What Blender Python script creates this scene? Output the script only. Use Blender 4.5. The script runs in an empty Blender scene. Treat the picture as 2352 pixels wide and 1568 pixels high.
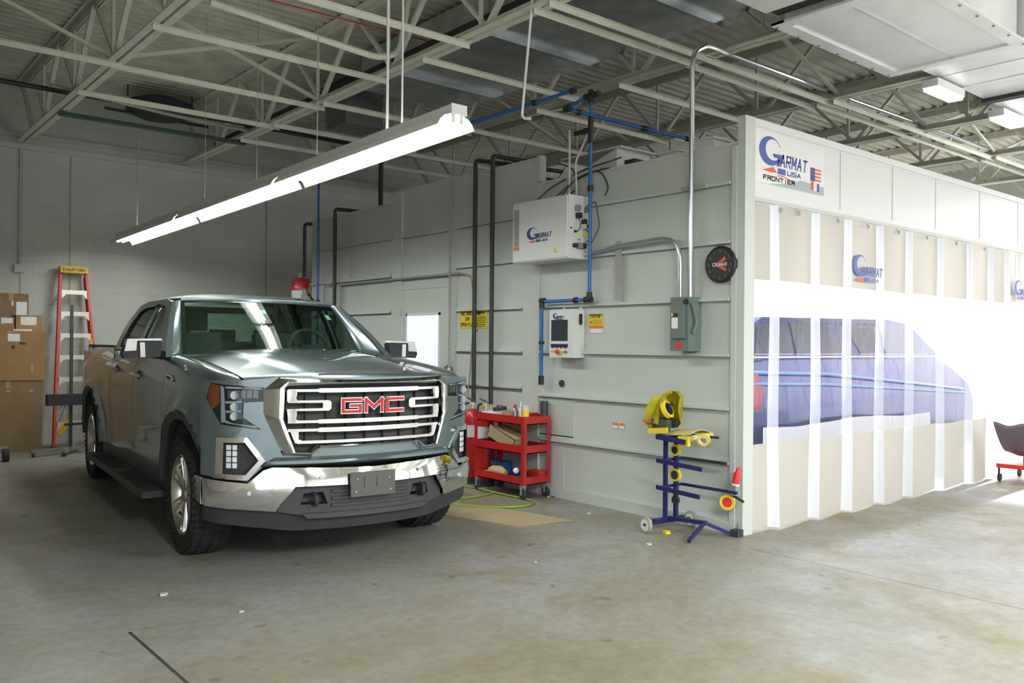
import bpy, bmesh, math, random
from mathutils import Vector, Matrix
from mathutils.geometry import tessellate_polygon
random.seed(7)
SC = bpy.context.scene
COL = SC.collection
PI = math.pi
def R(d): return math.radians(d)

# ------------------------------------------------------------------ materials
MATS = {}
def mat(name, col, rough=.5, metal=0., coat=0., noise=0., nscale=6., bump=0., bscale=40., emit=None, estr=0., spec=.5, aniso=0.):
    m = bpy.data.materials.new(name); m.use_nodes = True
    nt = m.node_tree; b = nt.nodes['Principled BSDF']
    b.inputs['Base Color'].default_value = (*col, 1)
    b.inputs['Roughness'].default_value = rough
    b.inputs['Metallic'].default_value = metal
    b.inputs['Coat Weight'].default_value = coat
    b.inputs['Coat Roughness'].default_value = .03
    b.inputs['Specular IOR Level'].default_value = spec
    if noise or bump:
        tc = nt.nodes.new('ShaderNodeTexCoord')
    if noise:
        n = nt.nodes.new('ShaderNodeTexNoise'); n.inputs['Scale'].default_value = nscale; n.inputs['Detail'].default_value = 4
        nt.links.new(tc.outputs['Object'], n.inputs['Vector'])
        r = nt.nodes.new('ShaderNodeMapRange'); r.inputs[1].default_value = .3; r.inputs[2].default_value = .7
        r.inputs[3].default_value = 1 - noise; r.inputs[4].default_value = 1 + noise
        nt.links.new(n.outputs['Fac'], r.inputs[0])
        mx = nt.nodes.new('ShaderNodeVectorMath'); mx.operation = 'SCALE'; mx.inputs[0].default_value = col
        nt.links.new(r.outputs[0], mx.inputs['Scale']); nt.links.new(mx.outputs[0], b.inputs['Base Color'])
    if bump:
        n2 = nt.nodes.new('ShaderNodeTexNoise'); n2.inputs['Scale'].default_value = bscale; n2.inputs['Detail'].default_value = 3
        nt.links.new(tc.outputs['Object'], n2.inputs['Vector'])
        bp = nt.nodes.new('ShaderNodeBump'); bp.inputs['Strength'].default_value = bump; bp.inputs['Distance'].default_value = .02
        nt.links.new(n2.outputs['Fac'], bp.inputs['Height']); nt.links.new(bp.outputs[0], b.inputs['Normal'])
    if emit:
        b.inputs['Emission Color'].default_value = (*emit, 1); b.inputs['Emission Strength'].default_value = estr
    MATS[name] = m
    return m
def glassy(name, tint, gloss=.9, rough=.02, diff=0., dcol=(1, 1, 1), bump=0., bscale=8., ior=1.5, stretch=(1, 1, 1), transl=False):
    m = bpy.data.materials.new(name); m.use_nodes = True
    nt = m.node_tree; nt.nodes.remove(nt.nodes['Principled BSDF'])
    out = nt.nodes['Material Output']
    tr = nt.nodes.new('ShaderNodeBsdfTransparent'); tr.inputs['Color'].default_value = (*tint, 1)
    gl = nt.nodes.new('ShaderNodeBsdfGlossy'); gl.inputs['Roughness'].default_value = rough
    lw = nt.nodes.new('ShaderNodeLayerWeight'); pw = nt.nodes.new('ShaderNodeMath'); pw.operation = 'POWER'; pw.inputs[1].default_value = 5.
    fr = nt.nodes.new('ShaderNodeMath'); fr.operation = 'MULTIPLY_ADD'; f0 = ((ior-1)/(ior+1))**2; fr.inputs[1].default_value = (1-f0)*gloss; fr.inputs[2].default_value = f0
    nt.links.new(lw.outputs['Facing'], pw.inputs[0]); nt.links.new(pw.outputs[0], fr.inputs[0])
    mx = nt.nodes.new('ShaderNodeMixShader')
    base = tr
    if diff:
        d = nt.nodes.new('ShaderNodeBsdfTranslucent' if transl else 'ShaderNodeBsdfDiffuse'); d.inputs['Color'].default_value = (*dcol, 1)
        m2 = nt.nodes.new('ShaderNodeMixShader'); m2.inputs[0].default_value = diff
        nt.links.new(tr.outputs[0], m2.inputs[1]); nt.links.new(d.outputs[0], m2.inputs[2]); base = m2
    nt.links.new(fr.outputs[0], mx.inputs[0]); nt.links.new(base.outputs[0], mx.inputs[1]); nt.links.new(gl.outputs[0], mx.inputs[2])
    nt.links.new(mx.outputs[0], out.inputs['Surface'])
    if bump:
        tc = nt.nodes.new('ShaderNodeTexCoord'); mp = nt.nodes.new('ShaderNodeMapping'); mp.inputs['Scale'].default_value = stretch
        n2 = nt.nodes.new('ShaderNodeTexNoise'); n2.inputs['Scale'].default_value = bscale
        bp = nt.nodes.new('ShaderNodeBump'); bp.inputs['Strength'].default_value = bump; bp.inputs['Distance'].default_value = .05
        nt.links.new(tc.outputs['Object'], mp.inputs[0]); nt.links.new(mp.outputs[0], n2.inputs['Vector'])
        nt.links.new(n2.outputs['Fac'], bp.inputs['Height'])
        nt.links.new(bp.outputs[0], gl.inputs['Normal'])
    MATS[name] = m
    return m

# ------------------------------------------------------------------ mesh builder
class MB:
    def __init__(s): s.bm = bmesh.new()
    def poly(s, pts):
        vs = [s.bm.verts.new(p) for p in pts]
        try: return s.bm.faces.new(vs)
        except ValueError: return None
    def box(s, a, b, rot=None, c=None):
        x0, y0, z0 = a; x1, y1, z1 = b
        P = [Vector(p) for p in ((x0,y0,z0),(x1,y0,z0),(x1,y1,z0),(x0,y1,z0),(x0,y0,z1),(x1,y0,z1),(x1,y1,z1),(x0,y1,z1))]
        if rot is not None:
            cc = Vector(c) if c is not None else sum(P, Vector()) / 8
            P = [cc + rot @ (p - cc) for p in P]
        v = [s.bm.verts.new(p) for p in P]
        for f in ((0,3,2,1),(4,5,6,7),(0,1,5,4),(1,2,6,5),(2,3,7,6),(3,0,4,7)): s.bm.faces.new([v[i] for i in f])
        return s
    def bar(s, a, b, w, h=None, up=(0,0,1)):
        a = Vector(a); b = Vector(b); h = h or w
        d = (b - a).normalized(); u = Vector(up)
        if abs(d.dot(u)) > .98: u = Vector((0, 1, 0)) if abs(d.y) < .9 else Vector((1, 0, 0))
        sx = d.cross(u).normalized(); sz = sx.cross(d).normalized()
        ring = []
        for p in (a, b):
            ring.append([s.bm.verts.new(p + sx*(w/2*i) + sz*(h/2*j)) for i, j in ((-1,-1),(1,-1),(1,1),(-1,1))])
        for i in range(4): s.bm.faces.new((ring[0][i], ring[0][(i+1)%4], ring[1][(i+1)%4], ring[1][i]))
        s.bm.faces.new(ring[0][::-1]); s.bm.faces.new(ring[1])
        return s
    def tube(s, pts, r, n=10, cap=True):
        pts = [Vector(p) for p in pts]; rings = []; prev = None
        for i, p in enumerate(pts):
            rr = r[i] if isinstance(r, (list, tuple)) else r
            if i == 0: t = pts[1] - p
            elif i == len(pts) - 1: t = p - pts[i-1]
            else: t = (pts[i+1] - p).normalized() + (p - pts[i-1]).normalized()
            t.normalize()
            if prev is None:
                up = Vector((0,0,1)) if abs(t.z) < .9 else Vector((1,0,0))
                nx = t.cross(up).normalized()
            else:
                nx = (prev - t * prev.dot(t)).normalized()
            prev = nx; ny = t.cross(nx)
            rings.append([s.bm.verts.new(p + nx*(rr*math.cos(2*PI*k/n)) + ny*(rr*math.sin(2*PI*k/n))) for k in range(n)])
        for a, b in zip(rings, rings[1:]):
            for k in range(n): s.bm.faces.new((a[k], a[(k+1)%n], b[(k+1)%n], b[k]))
        if cap: s.bm.faces.new(rings[0][::-1]); s.bm.faces.new(rings[-1])
        return s
    def lathe(s, prof, M=None, n=32, closed=False):
        """prof: list of (radius, height) turned round local z; M a 4x4 matrix"""
        M = M or Matrix.Identity(4); rings = []
        for r, z in prof:
            if r < 1e-5: rings.append([s.bm.verts.new(M @ Vector((0,0,z)))])
            else: rings.append([s.bm.verts.new(M @ Vector((r*math.cos(2*PI*k/n), r*math.sin(2*PI*k/n), z))) for k in range(n)])
        L = list(zip(rings, rings[1:]))
        if closed: L.append((rings[-1], rings[0]))
        for a, b in L:
            for k in range(n):
                k2 = (k+1) % n
                if len(a) == 1 and len(b) == 1: continue
                if len(a) == 1: s.bm.faces.new((a[0], b[k], b[k2]))
                elif len(b) == 1: s.bm.faces.new((a[k], a[k2], b[0]))
                else: s.bm.faces.new((a[k], a[k2], b[k2], b[k]))
        if not closed:
            if len(rings[0]) > 1: s.bm.faces.new(rings[0][::-1])
            if len(rings[-1]) > 1: s.bm.faces.new(rings[-1])
        return s
    def cyl(s, a, b, r, n=20): return s.tube([a, b], r, n)
    def prism(s, outline, f, t=.01):
        """2-D outline mapped by f(u,v,d); extruded from d=0 to d=t"""
        a = [s.bm.verts.new(f(u, v, 0)) for u, v in outline]; b = [s.bm.verts.new(f(u, v, t)) for u, v in outline]
        n = len(outline)
        tris = tessellate_polygon([[Vector((u, v, 0)) for u, v in outline]])
        for i, j, k in tris:
            s.bm.faces.new((a[i], a[j], a[k])); s.bm.faces.new((b[k], b[j], b[i]))
        for i in range(n): s.bm.faces.new((a[i], b[i], b[(i+1)%n], a[(i+1)%n]))
        return s
    def sheet(s, outline, f, t=.02, step=.06, holes=(), bev=0.):
        """polygon with holes, cut on a grid, mapped by f(u,v,d) into a solid shell"""
        bm = bmesh.new(); E = []
        for loop in [outline] + list(holes):
            vs = [bm.verts.new((u, v, 0)) for u, v in loop]
            for i in range(len(vs)): E.append(bm.edges.new((vs[i], vs[(i+1) % len(vs)])))
        bmesh.ops.triangle_fill(bm, use_beauty=True, use_dissolve=False, edges=E)
        us = [p[0] for p in outline]; vs_ = [p[1] for p in outline]
        for ax, (lo, hi) in enumerate(((min(us), max(us)), (min(vs_), max(vs_)))):
            k = int((hi - lo) / step)
            for i in range(1, k + 1):
                c = lo + (hi - lo) * i / (k + 1); co = [0,0,0]; no = [0,0,0]; co[ax] = c; no[ax] = 1
                bmesh.ops.bisect_plane(bm, geom=bm.verts[:] + bm.edges[:] + bm.faces[:], dist=1e-5, plane_co=co, plane_no=no)
        bmesh.ops.remove_doubles(bm, verts=bm.verts[:], dist=1e-5)
        bm.verts.index_update()
        fr = [s.bm.verts.new(f(v.co.x, v.co.y, 0)) for v in bm.verts]
        bk = [s.bm.verts.new(f(v.co.x, v.co.y, t)) for v in bm.verts]
        rim = []
        for fc in bm.faces:
            id_ = [v.index for v in fc.verts]
            s.bm.faces.new([fr[i] for i in id_]); s.bm.faces.new([bk[i] for i in id_[::-1]])
        for e in bm.edges:
            if len(e.link_faces) == 1:
                i, j = e.verts[0].index, e.verts[1].index
                s.bm.faces.new((fr[i], bk[i], bk[j], fr[j]))
                rim.append((fr[i], fr[j]))
        bm.free()
        if bev:
            ed = [s.bm.edges.get(p) for p in rim]
            bmesh.ops.bevel(s.bm, geom=[e for e in ed if e], offset=bev, segments=2, affect='EDGES', clamp_overlap=True)
        return s
    def grid(s, f, nu, nv, t=None):
        """surface f(u,v) u,v in 0..1 ; t = thickness along -z if given as a vector"""
        P = [[s.bm.verts.new(f(i/nu, j/nv)) for j in range(nv+1)] for i in range(nu+1)]
        for i in range(nu):
            for j in range(nv): s.bm.faces.new((P[i][j], P[i+1][j], P[i+1][j+1], P[i][j+1]))
        if t is not None:
            t = Vector(t)
            Q = [[s.bm.verts.new(P[i][j].co + t) for j in range(nv+1)] for i in range(nu+1)]
            for i in range(nu):
                for j in range(nv): s.bm.faces.new((Q[i][j], Q[i][j+1], Q[i+1][j+1], Q[i+1][j]))
            for i in range(nu):
                for j in (0, nv): s.bm.faces.new((P[i][j], P[i+1][j], Q[i+1][j], Q[i][j]))
            for j in range(nv):
                for i in (0, nu): s.bm.faces.new((P[i][j], P[i][j+1], Q[i][j+1], Q[i][j]))
        return s
    def xf(s, M):
        bmesh.ops.transform(s.bm, matrix=M, verts=s.bm.verts[:]); return s
    def done(s, name, m, parent=None, label=None, smooth=True, ang=35, bev=0.):
        bm = s.bm
        if bev: bmesh.ops.bevel(bm, geom=[e for e in bm.edges if len(e.link_faces) == 2 and e.calc_face_angle(0) > .6], offset=bev, segments=2, affect='EDGES', clamp_overlap=True)
        bmesh.ops.recalc_face_normals(bm, faces=bm.faces[:])
        me = bpy.data.meshes.new(name); bm.to_mesh(me); bm.free()
        if smooth:
            for p in me.polygons: p.use_smooth = True
            me.set_sharp_from_angle(angle=R(ang))
        me.materials.append(MATS[m] if isinstance(m, str) else m)
        o = bpy.data.objects.new(name, me); COL.objects.link(o)
        if parent is not None: o.parent = parent
        if label: o['label'] = label
        return o

def tag(o, label, cat, group=None, kind=None):
    o['label'] = label; o['category'] = cat
    if group: o['group'] = group
    if kind: o['kind'] = kind
    return o
def thing(name, label, cat, loc=(0,0,0), rz=0., group=None, scale=1):
    o = bpy.data.objects.new(name, None); COL.objects.link(o)
    o.location = loc; o.rotation_euler = (0,0,rz); o.empty_display_size = .1
    return tag(o, label, cat, group)
def struct(name, mb, m, label=None, cat=None, **k):
    o = mb.done(name, m, **k); o['kind'] = 'structure'
    if label: o['label'] = label
    if cat: o['category'] = cat
    return o
def copy_tree(root, loc, rz=0., label=None, group=None):
    r = root.copy(); COL.objects.link(r); r.location = loc; r.rotation_euler = (0,0,rz)
    if label: r['label'] = label
    if group: r['group'] = group
    for ch in list(root.children):
        c = ch.copy(); COL.objects.link(c); c.parent = r
        for g in ch.children:
            d = g.copy(); COL.objects.link(d); d.parent = c
    return r
def arc(c, r, a0, a1, n, pl='xy'):
    out = []
    for i in range(n+1):
        a = R(a0 + (a1-a0)*i/n); u, v = r*math.cos(a), r*math.sin(a)
        out.append((c[0]+u, c[1]+v))
    return out
def bend(pts, r=.08, n=6):
    """round the corners of a 3-D polyline"""
    P = [Vector(p) for p in pts]; out = [P[0]]
    for a, b, c in zip(P, P[1:], P[2:]):
        d1 = (a-b); d2 = (c-b); k = min(r, d1.length*.45, d2.length*.45)
        p, q = b + d1.normalized()*k, b + d2.normalized()*k
        for i in range(n+1):
            t = i/n; out.append(p*(1-t)**2 + b*2*t*(1-t) + q*t*t)
    out.append(P[-1]); return out
# letters made of strokes on a 0..1 box
LET = {
 'A': [((0,0),(.5,1)),((.5,1),(1,0)),((.2,.35),(.8,.35))], 'B': [((0,0),(0,1)),((0,1),(.85,1)),((.85,1),(.85,.5)),((0,.5),(.95,.5)),((.95,.5),(.95,0)),((.95,0),(0,0))],
 'C': [((1,1),(0,1)),((0,1),(0,0)),((0,0),(1,0))], 'D': [((0,0),(0,1)),((0,1),(.7,1)),((.7,1),(1,.7)),((1,.7),(1,.3)),((1,.3),(.7,0)),((.7,0),(0,0))],
 'E': [((1,1),(0,1)),((0,1),(0,0)),((0,0),(1,0)),((0,.5),(.8,.5))], 'F': [((1,1),(0,1)),((0,1),(0,0)),((0,.5),(.8,.5))],
 'G': [((1,1),(0,1)),((0,1),(0,0)),((0,0),(1,0)),((1,0),(1,.5)),((1,.5),(.5,.5))], 'H': [((0,0),(0,1)),((1,0),(1,1)),((0,.5),(1,.5))],
 'I': [((.5,0),(.5,1))], 'K': [((0,0),(0,1)),((0,.45),(1,1)),((.3,.6),(1,0))], 'L': [((0,1),(0,0)),((0,0),(1,0))], 'M': [((0,0),(0,1)),((0,1),(.5,.35)),((.5,.35),(1,1)),((1,1),(1,0))],
 'N': [((0,0),(0,1)),((0,1),(1,0)),((1,0),(1,1))], 'O': [((0,0),(0,1)),((0,1),(1,1)),((1,1),(1,0)),((1,0),(0,0))], 'P': [((0,0),(0,1)),((0,1),(1,1)),((1,1),(1,.5)),((1,.5),(0,.5))],
 'R': [((0,0),(0,1)),((0,1),(1,1)),((1,1),(1,.5)),((1,.5),(0,.5)),((.4,.5),(1,0))], 'S': [((1,1),(0,1)),((0,1),(0,.5)),((0,.5),(1,.5)),((1,.5),(1,0)),((1,0),(0,0))],
 'T': [((0,1),(1,1)),((.5,1),(.5,0))], 'U': [((0,1),(0,0)),((0,0),(1,0)),((1,0),(1,1))], 'W': [((0,1),(.25,0)),((.25,0),(.5,.6)),((.5,.6),(.75,0)),((.75,0),(1,1))], 'X': [((0,0),(1,1)),((0,1),(1,0))],
 'Y': [((0,1),(.5,.5)),((1,1),(.5,.5)),((.5,.5),(.5,0))], 'Z': [((0,1),(1,1)),((1,1),(0,0)),((0,0),(1,0))],
 '1': [((.5,0),(.5,1)),((.5,1),(.2,.8))], '2': [((0,1),(1,1)),((1,1),(1,.5)),((1,.5),(0,.5)),((0,.5),(0,0)),((0,0),(1,0))], '0': [((0,0),(0,1)),((0,1),(1,1)),((1,1),(1,0)),((1,0),(0,0))],
 '3': [((0,1),(1,1)),((1,1),(1,0)),((0,0),(1,0)),((.2,.5),(1,.5))], '4': [((0,1),(0,.5)),((0,.5),(1,.5)),((1,1),(1,0))], '5': [((1,1),(0,1)),((0,1),(0,.5)),((0,.5),(1,.5)),((1,.5),(1,0)),((1,0),(0,0))],
 '6': [((1,1),(0,1)),((0,1),(0,0)),((0,0),(1,0)),((1,0),(1,.5)),((1,.5),(0,.5))], '7': [((0,1),(1,1)),((1,1),(.4,0))], '8': [((0,0),(0,1)),((0,1),(1,1)),((1,1),(1,0)),((1,0),(0,0)),((0,.5),(1,.5))],
 '9': [((1,.5),(0,.5)),((0,.5),(0,1)),((0,1),(1,1)),((1,1),(1,0)),((1,0),(0,0))],
}
def text(mb, word, f, u0, v0, w, h, lw, slant=0., gap=.35, t=.002):
    """flat stroke lettering: f(u,v,d) maps to 3-D, u0,v0 lower left, w letter width"""
    u = u0
    for ch in word:
        if ch in LET:
            for (a, b), (c, d) in LET[ch]:
                p = Vector((u + a*w + slant*b*h, v0 + b*h)); q = Vector((u + c*w + slant*d*h, v0 + d*h))
                e = (q-p).normalized(); n = Vector((-e.y, e.x)) * lw/2; p -= e*lw*.5; q += e*lw*.5
                mb.prism([tuple(p-n), tuple(q-n), tuple(q+n), tuple(p+n)], f, t)
            u += w*(1+gap) if ch != 'I' else w*(1+gap)*.9
        else: u += w*.8
    return u

# ------------------------------------------------------------------ colours
mat('panel', (.58,.62,.585), .42, noise=.03, nscale=1.5)
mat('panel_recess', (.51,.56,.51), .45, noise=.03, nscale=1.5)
mat('panel_white', (.80,.80,.84), .35)
mat('block_wall', (.55,.575,.54), .7, noise=.06, nscale=1.2)
mat('deck', (.58,.585,.49), .7, noise=.16, nscale=3.)
mat('steel_cream', (.66,.665,.57), .55, noise=.08, nscale=4.)
mat('steel_dim', (.36,.36,.32), .6, noise=.1, nscale=4.)
mat('dark_pipe', (.03,.035,.034), .5)
mat('green_strut', (.03,.06,.05), .5)
mat('galv', (.62,.66,.68), .28, metal=1., noise=.08, nscale=5.)
mat('duct', (.70,.75,.78), .30, metal=1., noise=.2, nscale=3.5, bump=.06, bscale=3.)
mat('duct_light', (.90,.91,.94), .36, metal=.2, noise=.06, nscale=3., bump=.05, bscale=4.)
mat('alu', (.75,.76,.78), .3, metal=1.)
mat('blue_pipe', (.02,.14,.50), .35)
mat('black_plastic', (.018,.018,.02), .45)
mat('soft_black', (.035,.037,.04), .7)
mat('trim_grey', (.048,.051,.056), .5)
mat('paint', (.195,.262,.278), .28, metal=.68, coat=1., noise=.0)
mat('chrome', (.82,.83,.84), .06, metal=1.)
mat('chrome_satin', (.75,.76,.77), .18, metal=1.)
mat('mirror_silver', (.42,.43,.43), .25, metal=.9)
mat('rim', (.72,.71,.67), .22, metal=1.)
mat('rubber', (.022,.022,.023), .75, bump=.2, bscale=60)
mat('red', (.50,.02,.018), .35, coat=.3, noise=.1, nscale=8)
mat('red_bright', (.75,.04,.03), .35)
mat('emblem_red', (.62,.02,.02), .3)
mat('white', (.85,.86,.86), .45)
mat('white_plastic', (.80,.81,.80), .4)
mat('boxwhite', (.74,.76,.74), .38)
mat('cardboard', (.34,.21,.10), .85, noise=.12, nscale=3)
mat('cardboard_dark', (.27,.18,.095), .85, noise=.12, nscale=3)
mat('cardboard_light', (.42,.33,.20), .9, noise=.08, nscale=3)
mat('ladder_red', (.62,.035,.02), .5)
mat('ladder_yellow', (.72,.42,.01), .5)
mat('tread_alu', (.72,.71,.58), .4, metal=.4)
mat('yellow', (.85,.66,.02), .5)
mat('sign_yellow', (.82,.62,.02), .5)
mat('orange', (.80,.20,.03), .5)
mat('navy', (.022,.022,.12), .35)
mat('logo_blue', (.03,.06,.42), .4)
mat('logo_dark', (.02,.02,.17), .4)
mat('logo_red', (.75,.07,.05), .4)
mat('text_black', (.02,.02,.02), .5)
mat('grey_label', (.33,.33,.32), .6)
mat('sign_grey', (.42,.46,.50), .5)
mat('breaker_grey', (.15,.20,.185), .42)
mat('screen', (.055,.06,.065), .15)
mat('hose_green', (.24,.36,.03), .45)
mat('blue_band', (.02,.12,.40), .5)
mat('steel_grey', (.30,.31,.32), .4, metal=.8)
mat('cast_grey', (.33,.34,.34), .5, metal=.5)
mat('tape_cream', (.62,.55,.20), .6)
mat('beige_vinyl', (.70,.67,.60), .55)
mat('amber', (.75,.14,.02), .25, coat=1)
mat('lamp_white', (.80,.83,.86), .3)
mat('lamp_blue', (.10,.24,.42), .2, coat=1)
mat('lamp_red', (.45,.01,.01), .15, coat=1)
mat('interior', (.075,.08,.08), .8)
mat('interior_grey', (.17,.18,.175), .8)
mat('sticker', (.62,.85,.70), .5, emit=(.5,.9,.6), estr=.05)
mat('car_blue', (.015,.04,.22), .2, metal=.3, coat=1.)
mat('car_dark', (.03,.04,.08), .15, coat=1.)
mat('highlight_blue', (.25,.45,.85), .3)
mat('paper', (.86,.85,.84), .8)
mat('tube_glow', (1,1,1), .4, emit=(1.,1.,.95), estr=19.)
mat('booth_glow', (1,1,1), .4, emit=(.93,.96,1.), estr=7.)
mat('door_glow', (.9,.92,1.), .4, emit=(.78,.82,1.), estr=.62)
mat('fixture', (.82,.83,.82), .4)
mat('reflector', (.90,.91,.90), .3)
mat('ground', (.55,.54,.50), .9, noise=.1, nscale=.5)
mat('plate', (.10,.105,.095), .45)
mat('tan_wall', (.36,.33,.29), .8, noise=.15, nscale=.8)
mat('glove_tan', (.62,.42,.24), .7)
mat('seat_vinyl', (.16,.13,.16), .45)
mat('cloth_yellow', (.66,.56,.04), .85, noise=.15, nscale=18)
mat('dispenser_grey', (.07,.08,.065), .5)
mat('chip', (.62,.63,.62), .8)
mat('floor_dirty', (.2,.17,.1), .8)
glassy('glass', (.74,.88,.80), rough=.01, ior=1.8)
glassy('glass_side', (.52,.56,.54), rough=.02, ior=1.5)
glassy('lens', (.80,.84,.86), rough=.02, ior=1.5)
glassy('vinyl', (.90,.91,.97), rough=.07, diff=.03, dcol=(.93,.94,1.), bump=.6, bscale=2.6, stretch=(3.,3.,.5), gloss=.55, ior=1.35, transl=True)
def vinyl_sheet(name, col, thr):
    m = bpy.data.materials.new(name); m.use_nodes = True; nt = m.node_tree; b = nt.nodes['Principled BSDF']
    b.inputs['Base Color'].default_value = (*col, 1); b.inputs['Roughness'].default_value = .4
    t = nt.nodes.new('ShaderNodeBsdfTranslucent'); t.inputs['Color'].default_value = (*[c*.9 for c in col], 1)
    mx = nt.nodes.new('ShaderNodeMixShader'); mx.inputs[0].default_value = thr
    nt.links.new(b.outputs[0], mx.inputs[1]); nt.links.new(t.outputs[0], mx.inputs[2]); nt.links.new(mx.outputs[0], nt.nodes['Material Output'].inputs['Surface'])
    MATS[name] = m
vinyl_sheet('curtain_beige', (.54,.515,.465), .04)
glassy('vinyl_glare', (.80,.82,.88), rough=.15, diff=.45, dcol=(.95,.96,1.), ior=1.3, transl=True)  # milky white puts the glare on the clear pleats into the colour
vinyl_sheet('curtain_lit', (.86,.87,.90), .35)  # paler copy of the beige vinyl, pleat returns coloured as if lit

def floor_material():
    m = bpy.data.materials.new('concrete_floor'); m.use_nodes = True; nt = m.node_tree; b = nt.nodes['Principled BSDF']; L = nt.links.new
    tc = nt.nodes.new('ShaderNodeTexCoord')
    def noise(sc, det=5, rough=.6, dist=0.):
        n = nt.nodes.new('ShaderNodeTexNoise'); n.inputs['Scale'].default_value = sc; n.inputs['Detail'].default_value = det
        n.inputs['Roughness'].default_value = rough; n.inputs['Distortion'].default_value = dist; L(tc.outputs['Object'], n.inputs['Vector']); return n
    def ramp(src, stops):
        r = nt.nodes.new('ShaderNodeValToRGB'); e = r.color_ramp.elements
        e[0].position, e[0].color = stops[0][0], (*stops[0][1], 1); e[1].position, e[1].color = stops[-1][0], (*stops[-1][1], 1)
        for p, c in stops[1:-1]: q = e.new(p); q.color = (*c, 1)
        L(src, r.inputs[0]); return r
    big = ramp(noise(.42, 7, .66, .6).outputs['Fac'], [(.28, (.19,.175,.115)), (.42, (.25,.237,.18)), (.52, (.285,.28,.245)), (.66, (.325,.325,.325))])
    fine = noise(14, 6, .7)
    mul = nt.nodes.new('ShaderNodeMapRange'); mul.inputs[1].default_value = .25; mul.inputs[2].default_value = .75; mul.inputs[3].default_value = .78; mul.inputs[4].default_value = 1.16
    L(fine.outputs['Fac'], mul.inputs[0])
    sc = nt.nodes.new('ShaderNodeVectorMath'); sc.operation = 'SCALE'; L(big.outputs[0], sc.inputs[0]); L(mul.outputs[0], sc.inputs['Scale'])
    # ochre stains
    st = ramp(noise(1.1, 7, .7, .8).outputs['Fac'], [(.56, (0,0,0)), (.70, (1,1,1))])
    mx = nt.nodes.new('ShaderNodeMixRGB'); mx.inputs[2].default_value = (.21,.17,.08,1)
    f1 = nt.nodes.new('ShaderNodeMath'); f1.operation = 'MULTIPLY'; f1.inputs[1].default_value = .8; L(st.outputs[0], f1.inputs[0])
    L(f1.outputs[0], mx.inputs[0]); L(sc.outputs[0], mx.inputs[1])
    # dark spots
    sp = ramp(noise(5.5, 2, .5).outputs['Fac'], [(.70, (0,0,0)), (.735, (1,1,1))])
    m2 = nt.nodes.new('ShaderNodeMixRGB'); m2.inputs[2].default_value = (.14,.10,.07,1)
    f2 = nt.nodes.new('ShaderNodeMath'); f2.operation = 'MULTIPLY'; f2.inputs[1].default_value = .6; L(sp.outputs[0], f2.inputs[0])
    L(f2.outputs[0], m2.inputs[0]); L(mx.outputs[0], m2.inputs[1])
    # saw-cut joints
    sep = nt.nodes.new('ShaderNodeSeparateXYZ'); L(tc.outputs['Object'], sep.inputs[0])
    def joint(axis, at, lim_axis, lim, w):
        a = nt.nodes.new('ShaderNodeMath'); a.operation = 'ADD'; a.inputs[1].default_value = -at; L(sep.outputs[axis], a.inputs[0])
        c = nt.nodes.new('ShaderNodeMath'); c.operation = 'ABSOLUTE'; L(a.outputs[0], c.inputs[0])
        d = nt.nodes.new('ShaderNodeMath'); d.operation = 'LESS_THAN'; d.inputs[1].default_value = w; L(c.outputs[0], d.inputs[0])
        e = nt.nodes.new('ShaderNodeMath'); e.operation = 'LESS_THAN'; e.inputs[1].default_value = lim; L(sep.outputs[lim_axis], e.inputs[0])
        g = nt.nodes.new('ShaderNodeMath'); g.operation = 'MULTIPLY'; L(d.outputs[0], g.inputs[0]); L(e.outputs[0], g.inputs[1]); return g
    j1 = joint(0, -.33, 1, -.30, .005); j2 = joint(0, -4.43, 1, .62, .009)
    ad = nt.nodes.new('ShaderNodeMath'); ad.operation = 'MAXIMUM'; L(j1.outputs[0], ad.inputs[0]); L(j2.outputs[0], ad.inputs[1])
    m3 = nt.nodes.new('ShaderNodeMixRGB'); m3.inputs[2].default_value = (.06,.055,.05,1); L(ad.outputs[0], m3.inputs[0]); L(m2.outputs[0], m3.inputs[1])
    L(m3.outputs[0], b.inputs['Base Color'])
    rr = nt.nodes.new('ShaderNodeMapRange'); rr.inputs[3].default_value = .36; rr.inputs[4].default_value = .70; rr.inputs[1].default_value = .3; rr.inputs[2].default_value = .7
    L(noise(2.3, 5).outputs['Fac'], rr.inputs[0]); L(rr.outputs[0], b.inputs['Roughness'])
    b.inputs['Specular IOR Level'].default_value = .38
    bp = nt.nodes.new('ShaderNodeBump'); bp.inputs['Strength'].default_value = .08; L(noise(30, 4).outputs['Fac'], bp.inputs['Height']); L(bp.outputs[0], b.inputs['Normal'])
    MATS['floor'] = m
floor_material()
def block_material():
    m = MATS['block_wall']; nt = m.node_tree; b = nt.nodes['Principled BSDF']; L = nt.links.new
    tc = nt.nodes.new('ShaderNodeTexCoord'); mp = nt.nodes.new('ShaderNodeMapping'); mp.inputs['Rotation'].default_value = (PI/2, 0, 0)
    br = nt.nodes.new('ShaderNodeTexBrick'); br.inputs['Scale'].default_value = 1.; br.inputs['Brick Width'].default_value = .8; br.inputs['Row Height'].default_value = .2
    br.inputs['Mortar Size'].default_value = .006; br.inputs['Mortar Smooth'].default_value = .6
    br.inputs['Color1'].default_value = (1,1,1,1); br.inputs['Color2'].default_value = (1,1,1,1); br.inputs['Mortar'].default_value = (0,0,0,1)
    L(tc.outputs['Object'], mp.inputs[0]); L(mp.outputs[0], br.inputs['Vector'])
    bp = nt.nodes.new('ShaderNodeBump'); bp.inputs['Strength'].default_value = .5; bp.inputs['Distance'].default_value = .01
    L(br.outputs['Color'], bp.inputs['Height']); L(bp.outputs[0], b.inputs['Normal'])
block_material()
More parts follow.
